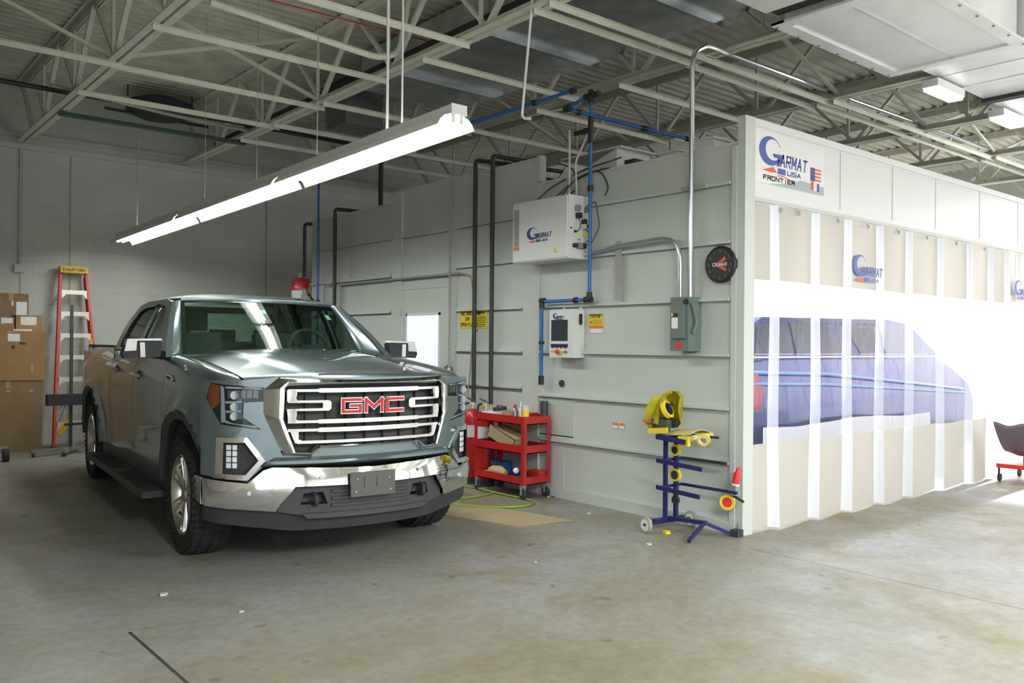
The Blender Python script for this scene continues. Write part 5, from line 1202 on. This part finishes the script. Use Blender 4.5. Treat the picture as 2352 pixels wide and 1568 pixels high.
# ================================================================== BLUE MASKING-PAPER RACK
rk = thing('masking_rack', 'dark blue wheeled masking rack with bare paper arms by the booth corner', 'masking rack', (-.035, 0, 0))
MB().bar((-.30, .50, .10), (-.30, .50, .76), .028, .028).done('upright', 'navy', rk, bev=.004); MB().bar((-.24, .44, .10), (-.24, .44, .76), .030, .030).done('upright', 'navy', rk, bev=.004)
MB().tube([(-.47, .525, .070), (-.04, .47, .070)], .012, 10).done('axle', 'navy', rk); MB().bar((-.42, .515, .09), (-.10, .475, .09), .03).done('base_bar', 'navy', rk, bev=.004)
MB().bar((-.27, .48, .10), (-.26, .12, .115), .032).done('base_beam', 'navy', rk, bev=.004)
MB().bar((-.26, .14, .115), (-.52, .085, .016), .024).done('foot', 'navy', rk, bev=.003); MB().bar((-.26, .14, .115), (-.05, .04, .016), .028).done('foot', 'navy', rk, bev=.003)
for x, y in ((-.50, .53), (-.015, .465)):
    M = Matrix.Translation((x, y, .066)) @ Matrix.Rotation(R(-7), 4, 'Z') @ Matrix.Rotation(PI/2, 4, 'Y')
    w_ = MB().lathe([(.050,-.014),(.062,-.014),(.066,-.008),(.066,.008),(.062,.014),(.050,.014)], M, 28, True).done('wheel', 'steel_dim', rk)
    MB().lathe([(0,-.010),(.051,-.010),(.051,.010),(0,.010)], M, 28).done('wheel_disc', 'white_plastic', w_); MB().lathe([(0,-.018),(.012,-.018),(.012,.018),(0,.018)], M, 12).done('wheel_hub', 'soft_black', w_)
for z, y1, yr in ((.56, .06, .02), (.345, .08, -.08)):
    MB().bar((-.40, .51, z+.015), (-.40, y1, z-.008), .012, .034).done('front_arm', 'navy', rk, bev=.003)
    MB().bar((-.40, .50, z+.01), (-.14, .46, z+.02), .02).done('cross_arm', 'navy', rk, bev=.003)
    MB().bar((-.14, .47, z+.02), (-.14, yr, z+.02), .02, .022).done('rear_arm', 'soft_black' if z > .5 else 'navy', rk, bev=.003)
MB().bar((-.40, .51, .765), (-.40, .22, .745), .014, .040).done('front_arm', 'navy', rk, bev=.003); MB().bar((-.40, .51, .76), (-.14, .47, .775), .03).done('cross_arm', 'navy', rk, bev=.003); MB().bar((-.14, .47, .775), (-.14, .10, .775), .018).done('rear_arm', 'navy', rk, bev=.003)
for z in (.70, .48, .28): MB().box((-.275, .40, z-.03), (-.262, .425, z+.03)).done('tape_peg', 'soft_black', rk, smooth=False)
def ring(name, label, loc, rot, R_, r_, w, m_='yellow', core='soft_black', grp='rolls of yellow masking tape on the rack'):
    t = thing(name, label, 'tape roll', loc, 0, grp); t.rotation_euler = rot
    MB().lathe([(r_,-w/2),(R_,-w/2),(R_,w/2),(r_,w/2)], n=32, closed=True).done('tape', m_, t)
    MB().lathe([(r_-.006,-w/2-.001),(r_,-w/2-.001),(r_,w/2+.001),(r_-.006,w/2+.001)], n=28, closed=True).done('core', core, t)
    return t
fx = (0, R(90), R(0))
for (y, z, R_, w) in ((.425, .655, .046, 'under the top arm of the blue rack'), (.425, .455, .052, 'between the middle and lower arms')):
    t = ring('tape_roll', 'yellow masking tape roll on a black disc ' + w, (-.30, y, z), fx, R_, R_-.016, .028)
    MB().lathe([(0,-.012),(R_-.02,-.012),(R_-.02,.012),(0,.012)], n=24).done('hub_disc', 'soft_black', t)
t = thing('tape_hub', 'bare black tape hub low on the blue rack', 'tape hub', (-.30, .42, .254)); t.rotation_euler = fx
MB().lathe([(0,-.014),(.034,-.014),(.034,.010),(.015,.02),(0,.02)], n=24).done('disc', 'soft_black', t)
ring('tape_roll', 'yellow tape roll with a pale core hung on the front of the top arm', (-.32, .135, .765), (R(15), R(75), R(35)), .052, .036, .022, core='white')
ring('tape_roll', 'large yellow tape roll leaning inside the yellow hood', (-.38, .45, .985), (R(62), R(28), 0), .074, .053, .034)
# paper roll and odds and ends on the top arm
t = thing('paper_roll', 'cream masking-paper sheet draped over the top arm of the rack', 'masking paper', (-.26, .30, .775))
b = MB(); P = [(-.16,.12,.0),(-.10,.10,.03),(.02,.06,.045),(.12,.04,.0)]
b.grid(lambda u, v: Vector((-.15 + .28*v, .14 - .24*u, .012 + .030*math.sin(PI*v) + .02*u)), 6, 10, (0,0,-.006)); b.done('sheet', 'tape_cream', t)
MB().tube([(-.15, -.12, .005), (.13, -.10, .012)], .022, 12).done('roll', 'tape_cream', t); MB().box((-.17,-.10,-.06), (-.14,.0,.012)).done('tag', 'yellow', t, smooth=False)
t = thing('tape_dispenser', 'grey tape dispenser on top of the rack with a yellow roll across it', 'tape dispenser', (-.34, .50, .785))
MB().box((-.08,-.08,.055), (.04,.08,.12)).done('body', 'dispenser_grey', t, bev=.014); MB().lathe([(0,-.02),(.038,-.02),(.038,.02),(0,.02)], Matrix.Translation((0,-.09,.09)) @ Matrix.Rotation(R(90),4,'Y'), 20).done('wheel', 'soft_black', t)
MB().grid(lambda u, v: Vector((-.09, .10 - .20*u, -.005 + .045*v + .022*u)), 12, 2, (-.012, 0, 0)).done('tape_strip', 'yellow', t)
MB().box((-.06,-.02,-.004), (.04,.10,.055)).done('base', 'cast_grey', t, bev=.01); MB().tube([(-.07,.10,.08),(-.08,.17,.10)], .008, 8).done('handle', 'red_bright', t)
t = thing('yellow_hood', 'yellow cloth hood draped over the tape rolls at the rack top', 'hood', (-.33, .48, .83))
b = MB(); n = 22; rings = []
prf = [(.0,.295,0,-.05),(.045,.292,0,-.045),(.080,.265,0,-.03),(.105,.21,0,.0),(.118,.15,0,.015),(.128,.09,0,.02),(.132,.03,0,.02)]
for r0, z, dx, dy in prf:
    rg = []
    for k in range(n):
        a = 2*PI*k/n; rr = r0*(1 + .12*math.sin(3*a + z*20) + .06*math.sin(7*a)); rg.append(b.bm.verts.new((dx + rr*math.cos(a)*.8, dy + rr*math.sin(a)*1.15, z + .012*math.sin(5*a) - (.05*(r0/.12) if math.sin(a) > .5 else 0))))
    rings.append(rg)
for ri, (p, q) in enumerate(zip(rings, rings[1:])):
    for k in range(n):
        a = 2*PI*(k+.5)/n
        if ri >= 1 and math.radians(185) < a < math.radians(262): continue      # opening towards the tape roll
        b.bm.faces.new((p[k], p[(k+1)%n], q[(k+1)%n], q[k]))
bmesh.ops.solidify(b.bm, geom=b.bm.faces[:], thickness=.006); b.done('cloth', 'cloth_yellow', t)
MB().tube(sp([(.0,.03,.225),(-.01,.10,.205),(-.02,.155,.14),(-.02,.19,.07),(-.02,.20,.015)], 4), [.035,.04,.046,.052,.055,.058,.058,.056,.055,.052,.048,.044,.042,.038,.034,.030,.022], 14).done('sleeve', 'cloth_yellow', t)
MB().box((-.02,-.02,.06), (.03,.02,.20)).done('inner_peg', 'navy', t, smooth=False)
# lamp-shaped red and yellow dispenser on the right-hand arm
t = thing('spray_can_holder', 'red spray can clipped head down above a red and yellow tape disc', 'spray can', (-.15, -.03, .36))
Mt = Matrix.Rotation(R(12), 4, 'X')
MB().lathe([(0,.06),(.028,.06),(.028,.15),(.018,.17),(.014,.20),(0,.20)], Mt, 18).done('can', 'red_bright', t); MB().lathe([(.0285,.06),(.031,.06),(.031,.075),(.0285,.075)], Mt, 18, True).done('can_rim', 'white', t)
MB().box((-.03,-.035,-.02), (.03,.035,.06)).done('clip', 'cast_grey', t, bev=.008)
Mr = Matrix.Translation((0, .06, -.085)) @ Matrix.Rotation(R(20),4,'Z') @ Matrix.Rotation(PI/2, 4, 'Y') 
MB().lathe([(.040,-.012),(.060,-.012),(.060,.012),(.040,.012)], Mr, 28, True).done('tape_ring', 'yellow', t); MB().lathe([(0,-.008),(.041,-.008),(.041,.008),(0,.008)], Mr, 24).done('disc', 'red_bright', t)
MB().bar((0,.02,-.02), (0,-.09,-.06), .016).done('handle', 'soft_black', t)
t = thing('black_block', 'small black rubber block at the foot of the booth corner post', 'rubber block', (-.05, -.0, 0)); MB().box((-.055,-.035,0), (.022,.035,.055)).done('block', 'soft_black', t, bev=.006); MB().tube([(0,0,.05),(.0,0,.10)], .006, 6).done('stem', 'steel_grey', t)

# ================================================================== LEFT BACK CORNER
def cbox(label, a, c, m_='cardboard', rz=0., parts=()):
    mid = ((a[0]+c[0])/2, (a[1]+c[1])/2, a[2]); t = thing('cardboard_box', label, 'box', mid, R(rz), 'cardboard boxes by the back wall'); hx, hy, h = (c[0]-a[0])/2, (c[1]-a[1])/2, c[2]-a[2]
    MB().box((-hx,-hy,0), (hx,hy,h)).done('carton', m_, t, bev=.004)
    MB().box((-.03,-hy-.001,h-.10), (.03,hy+.001,h+.001)).done('packing_tape', 'cardboard_light', t, smooth=False)
    for nm, x0, x1, z0, z1, mm in parts: MB().box((x0, -hy-.003, z0), (x1, -hy-.0005, z1)).done(nm, mm, t, smooth=False)
    return t
cbox('large brown cardboard box at the bottom of the left stack', (-4.0, 8.95, 0), (-3.18, 9.5, .955), 'cardboard_dark', 0, [('slot', -.02, .02, .80, .83, 'steel_dim'), ('slot', .25, .29, .80, .83, 'steel_dim')])
cbox('orange-brown cardboard box with printing, second in the left stack', (-4.0, 8.93, .957), (-3.165, 9.5, 1.615), 'cardboard', 0, [('label', -.02, .12, .52, .62, 'paper'), ('print', .02, .06, .42, .47, 'text_black'), ('print', .11, .2, .48, .505, 'text_black'), ('tear', .25, .28, .1, .22, 'cardboard_light')])
cbox('small cardboard box with a shipping label on top of the stack, right side', (-3.50, 9.0, 1.617), (-3.19, 9.27, 1.83), 'cardboard', 0, [('label', -.10, .09, .08, .19, 'paper')])
cbox('small cardboard box with a label on top of the stack, left side', (-3.78, 8.99, 1.617), (-3.52, 9.26, 1.80), 'cardboard_dark', 0, [('label', -.02, .11, .10, .17, 'paper')])
cbox('tall flat cardboard box standing behind the small ones against the wall', (-3.72, 9.28, 1.617), (-3.30, 9.5, 2.13), 'cardboard_dark', 0, [('label', .06, .19, .20, .40, 'paper'), ('slot', .0, .03, .34, .41, 'steel_cream'), ('slot', -.16, -.13, .34, .41, 'steel_cream')])
tag(MB().box((-3.54, 8.94, 1.616), (-3.32, 8.985, 1.64)).done('paper_note', 'paper', smooth=False), 'white folded paper on the edge of the orange-brown box', 'paper')
# step ladder leaning folded
ld = thing('step_ladder', 'red fibreglass step ladder with a yellow cap leaning on the back wall', 'ladder', (0, 0, 0))
def lp(u, z, off=0.): return Vector((-2.715 + u*(.165 + .155*(2.45-z)/2.45), 9.42 - .42*(2.45-z)/2.45 + off, z))
for u in (-1, 1):
    MB().bar(lp(u, 0.02), lp(u, 2.46), .030, .075).done('rail', 'ladder_red', ld, smooth=False); MB().bar(lp(u*.93, 0.02, .11), lp(u*.93, 2.40, .05), .022, .03).done('rear_rail', 'ladder_red', ld, smooth=False)
    MB().box(lp(u, 0) + Vector((-.03,-.04,0)), lp(u, 0) + Vector((.03,.04,.04))).done('foot', 'soft_black', ld, smooth=False)
for k in range(7):
    z = 2.18 - .307*k; a, c = lp(-.9, z), lp(.9, z); st = MB().box((a.x, a.y-.04, z-.03), (c.x, a.y+.04, z+.03)).done('step', 'tread_alu', ld, smooth=False)
    for u, q in ((1, c), (-1, a)): MB().prism([(0,0),(u*-.055,0),(0,-.07)], lambda U, V, d, q=q: Vector((q.x + U, q.y - .045 - d, q.z - .03 + V)), .01).done('gusset', 'tread_alu', st, smooth=False)
MB().box((-2.895, 9.33, 2.455), (-2.535, 9.50, 2.545)).done('cap', 'ladder_yellow', ld, bev=.01)
b = MB(); text(b, 'CAUTION', lambda u, v, d: Vector((u, 9.328-d, v)), -2.86, 2.485, .03, .03, .008, t=.002); b.done('cap_print', 'text_black', ld)
MB().bar((-2.98, 8.96, .20), (-2.80, 9.02, .42), .03, .05).done('yellow_brace', 'ladder_yellow', ld, smooth=False); MB().box((-2.55, 9.17, 1.35), (-2.51, 9.18, 1.52)).done('yellow_label', 'ladder_yellow', ld, smooth=False)
# T stand
ts = thing('panel_stand', 'dark steel stand with a padded crossbar in front of the ladder', 'stand', (0, 0, 0))
MB().bar((-2.955, 8.4, .05), (-2.955, 8.4, 1.965), .035).done('post', 'green_strut', ts, smooth=False)
MB().box((-3.25, 8.30, .645), (-2.55, 8.44, .79)).done('crossbar', 'soft_black', ts, bev=.02)
MB().bar((-3.03, 8.4, .385), (-2.60, 8.4, .395), .03).done('lower_bar', 'soft_black', ts, smooth=False); MB().bar((-3.12, 8.40, .60), (-2.97, 8.40, .68), .015).done('strut', 'steel_grey', ts); MB().bar((-3.10, 8.40, .42), (-3.02, 8.40, .64), .012).done('strut', 'steel_grey', ts)
for p, q in (((-3.45, 8.25, .07), (-2.70, 8.5, .07)), ((-3.10, 8.10, .07), (-2.80, 8.75, .07))): MB().bar(p, q, .045).done('foot_bar', 'cast_grey', ts, bev=.005)
for p in ((-3.42, 8.26), (-2.72, 8.49), (-3.10, 8.12), (-2.81, 8.73)): MB().lathe([(0,-.015),(.035,-.015),(.035,.015),(0,.015)], Matrix.Translation((*p, .036)) @ Matrix.Rotation(PI/2, 4, 'Y'), 16).done('caster', 'soft_black', ts)
t = thing('floor_jack_wheel', 'small dark caster at the left edge of the floor', 'caster', (-3.76, 8.05, 0)); MB().lathe([(0,-.03),(.08,-.03),(.08,.03),(0,.03)], Matrix.Translation((0,0,.08)) @ Matrix.Rotation(PI/2, 4, 'Y'), 20).done('wheel', 'soft_black', t); MB().bar((-.3,.02,.17), (.02,0,.17), .03).done('arm', 'cast_grey', t); MB().bar((0,.05,.08), (0,.05,.17), .02).done('fork', 'cast_grey', t)
pipe('wall_conduit', [(-3.365, 9.57, 2.52), (-3.365, 9.57, 4.16)], .012, 'block_wall', 'thin conduit running down the block wall to a small box', 'conduit')
tag(MB().box((-3.43, 9.54, 2.44), (-3.30, 9.60, 2.55)).done('outlet_box', 'block_wall', bev=.006), 'small painted outlet box on the block wall above the cardboard stack', 'outlet box')

# ================================================================== CAR INSIDE THE BOOTH
cr = thing('masked_car', 'dark blue car behind the clear curtain, lower body covered in paper', 'car', (2.05, 1.35, 0))
CL = 5.7
prof_low = [(0,.62),(.02,1.05),(.08,1.30),(.5,1.38),(4.6,1.34),(5.1,1.18),(5.55,.95),(5.7,.70),(5.7,.45),(5.5,.26),(.15,.26),(0,.36)]
MB().sheet(prof_low, lambda u, v, d: Vector((u, -.03*math.sin(PI*u/CL) + .05*max(0, v-.95)/.3 + d, v)), 1.80, .35).done('body', 'car_blue', cr, ang=40)
cab_ = [(.08,1.33),(.20,1.70),(.5,1.83),(3.4,1.87),(4.0,1.82),(4.75,1.34)]
MB().sheet(cab_, lambda u, v, d: Vector((u, .05 + .25*(v-1.3) + d*(1-.35*(v-1.3)/.5), v)), 1.70, .3).done('cabin', 'car_blue', cr, ang=40)
for wn in ([(.20,1.42),(.36,1.72),(.95,1.78),(.95,1.42)], [(1.02,1.42),(1.02,1.78),(1.75,1.80),(2.15,1.42)], [(2.50,1.42),(2.20,1.80),(3.05,1.81),(3.05,1.42)], [(3.12,1.42),(3.12,1.81),(3.80,1.77),(4.35,1.42)]):
    MB().sheet(wn, lambda u, v, d: Vector((u, .035 + .25*(v-1.3) + d, v)), .02, .3).done('side_glass', 'car_dark', cr)
    MB().sheet([(x, z-.012) for x, z in wn], lambda u, v, d: Vector((u, .045 + .25*(v-1.3) + d, v)), .02, .3).done('glass_trim', 'chrome_satin', cr)
MB().prism([(.0,.82),(.0,1.15),(.10,1.24),(.22,1.02),(.18,.82)], lambda u, v, d: Vector((u, -.03 + d, v)), .06).done('tail_lamp', 'lamp_red', cr)
MB().box((.05, -.05, 1.375), (4.4, -.025, 1.39)).done('trim_strip', 'chrome_satin', cr, smooth=False)
for x in (1.0, 4.6):
    MB().lathe([(0,-.1),(.33,-.1),(.345,-.07),(.345,.07),(.33,.1),(0,.1)], Matrix.Translation((x, .12, .345)) @ Matrix.Rotation(PI/2, 4, 'X'), 28).done('tyre', 'rubber', cr); MB().lathe([(0,-.1),(.33,-.1),(.345,-.07),(.345,.07),(.33,.1),(0,.1)], Matrix.Translation((x, 1.7, .345)) @ Matrix.Rotation(PI/2, 4, 'X'), 28).done('tyre', 'rubber', cr)
for k in range(2): MB().tube([(.0, -.03, 1.22-.12*k), (1.5, -.055, 1.18-.12*k), (3.2, -.055, 1.06-.09*k), (5.3, -.02, .90-.05*k)], .018, 8).done('film_highlight', 'highlight_blue', cr)  # light-blue tubes draw the highlight streaks on the plastic film over the car
b = MB(); b.grid(lambda u, v: Vector((2.10 + 3.85*u, 1.20 + .02*math.sin(30*u) , .02 + (.62 - .02*math.sin(9*u))*v)), 40, 6, (0, .008, 0)); tag(b.done('masking_paper', 'paper'), 'white masking paper hung along the lower side of the blue car', 'masking paper')
# ================================================================== STOOL AT THE RIGHT EDGE
st_ = thing('work_stool', 'red and grey wheeled work stool at the right edge in bright light', 'stool', (5.02, -.32, 0)); st_.scale = (.86, .86, .92)
b = MB(); b.grid(lambda u, v: Vector((-.62 + .95*u, -.18 + .36*v, .33 + .36*max(0, 1-u*2.2)**1.6 + .02*math.cos(PI*(v-.5)*2)*-1)), 16, 8, (.0, 0, .035)); b.done('seat_shell', 'seat_vinyl', st_)
MB().tube([(-.05, 0, .20), (-.05, 0, .33)], .025, 12).done('post', 'soft_black', st_)
b = MB(); b.box((-.42, -.22, .17), (.35, .22, .22)); b.done('base_tray', 'red_bright', st_, bev=.015)
for x in (-.38, .30):
    for y in (-.2, .2):
        c = MB().bar((x, y, .17), (x, y, .06), .02).done('fork', 'soft_black', st_); MB().lathe([(0,-.015),(.045,-.015),(.045,.015),(0,.015)], Matrix.Translation((x+.02, y, .045)) @ Matrix.Rotation(PI/2, 4, 'X'), 18).done('caster', 'soft_black', c)
# scraps on the floor
for k, (x, y, w, h, m_, l) in enumerate(((-.05, 2.14, .03, .012, 'blue_band', 'tiny blue scrap on the floor right of the red cart'), (-.09, 2.17, .03, .012, 'yellow', 'tiny yellow scrap on the floor right of the red cart'), (-.42, .41, .07, .02, 'yellow', 'yellow scrap on the floor under the blue rack'),
        (-.354, 1.348, .035, .01, 'chip', 'white scrap on the floor left of the blue rack'), (-1.844, .382, .025, .006, 'chip', 'white fleck on the open floor right of the pickup'), (-4.08, 1.17, .05, .01, 'chip', 'white fleck on the floor left of the front tyre'), (-.82, .25, .05, .008, 'chip', 'white scrap on the floor left of the rack wheel'), (-3.85, .58, .03, .006, 'chip', 'white fleck on the floor in front of the pickup'))):
    b = MB(); b.prism([(-w/2,-w*.3),(w*.1,-w*.45),(w/2,.0),(w*.2,w*.4),(-w*.4,w*.3)], lambda u, v, d: Vector((x+u, y+v, .0005+d)), h); tag(b.done('floor_scrap', m_, smooth=False), l, 'scrap')
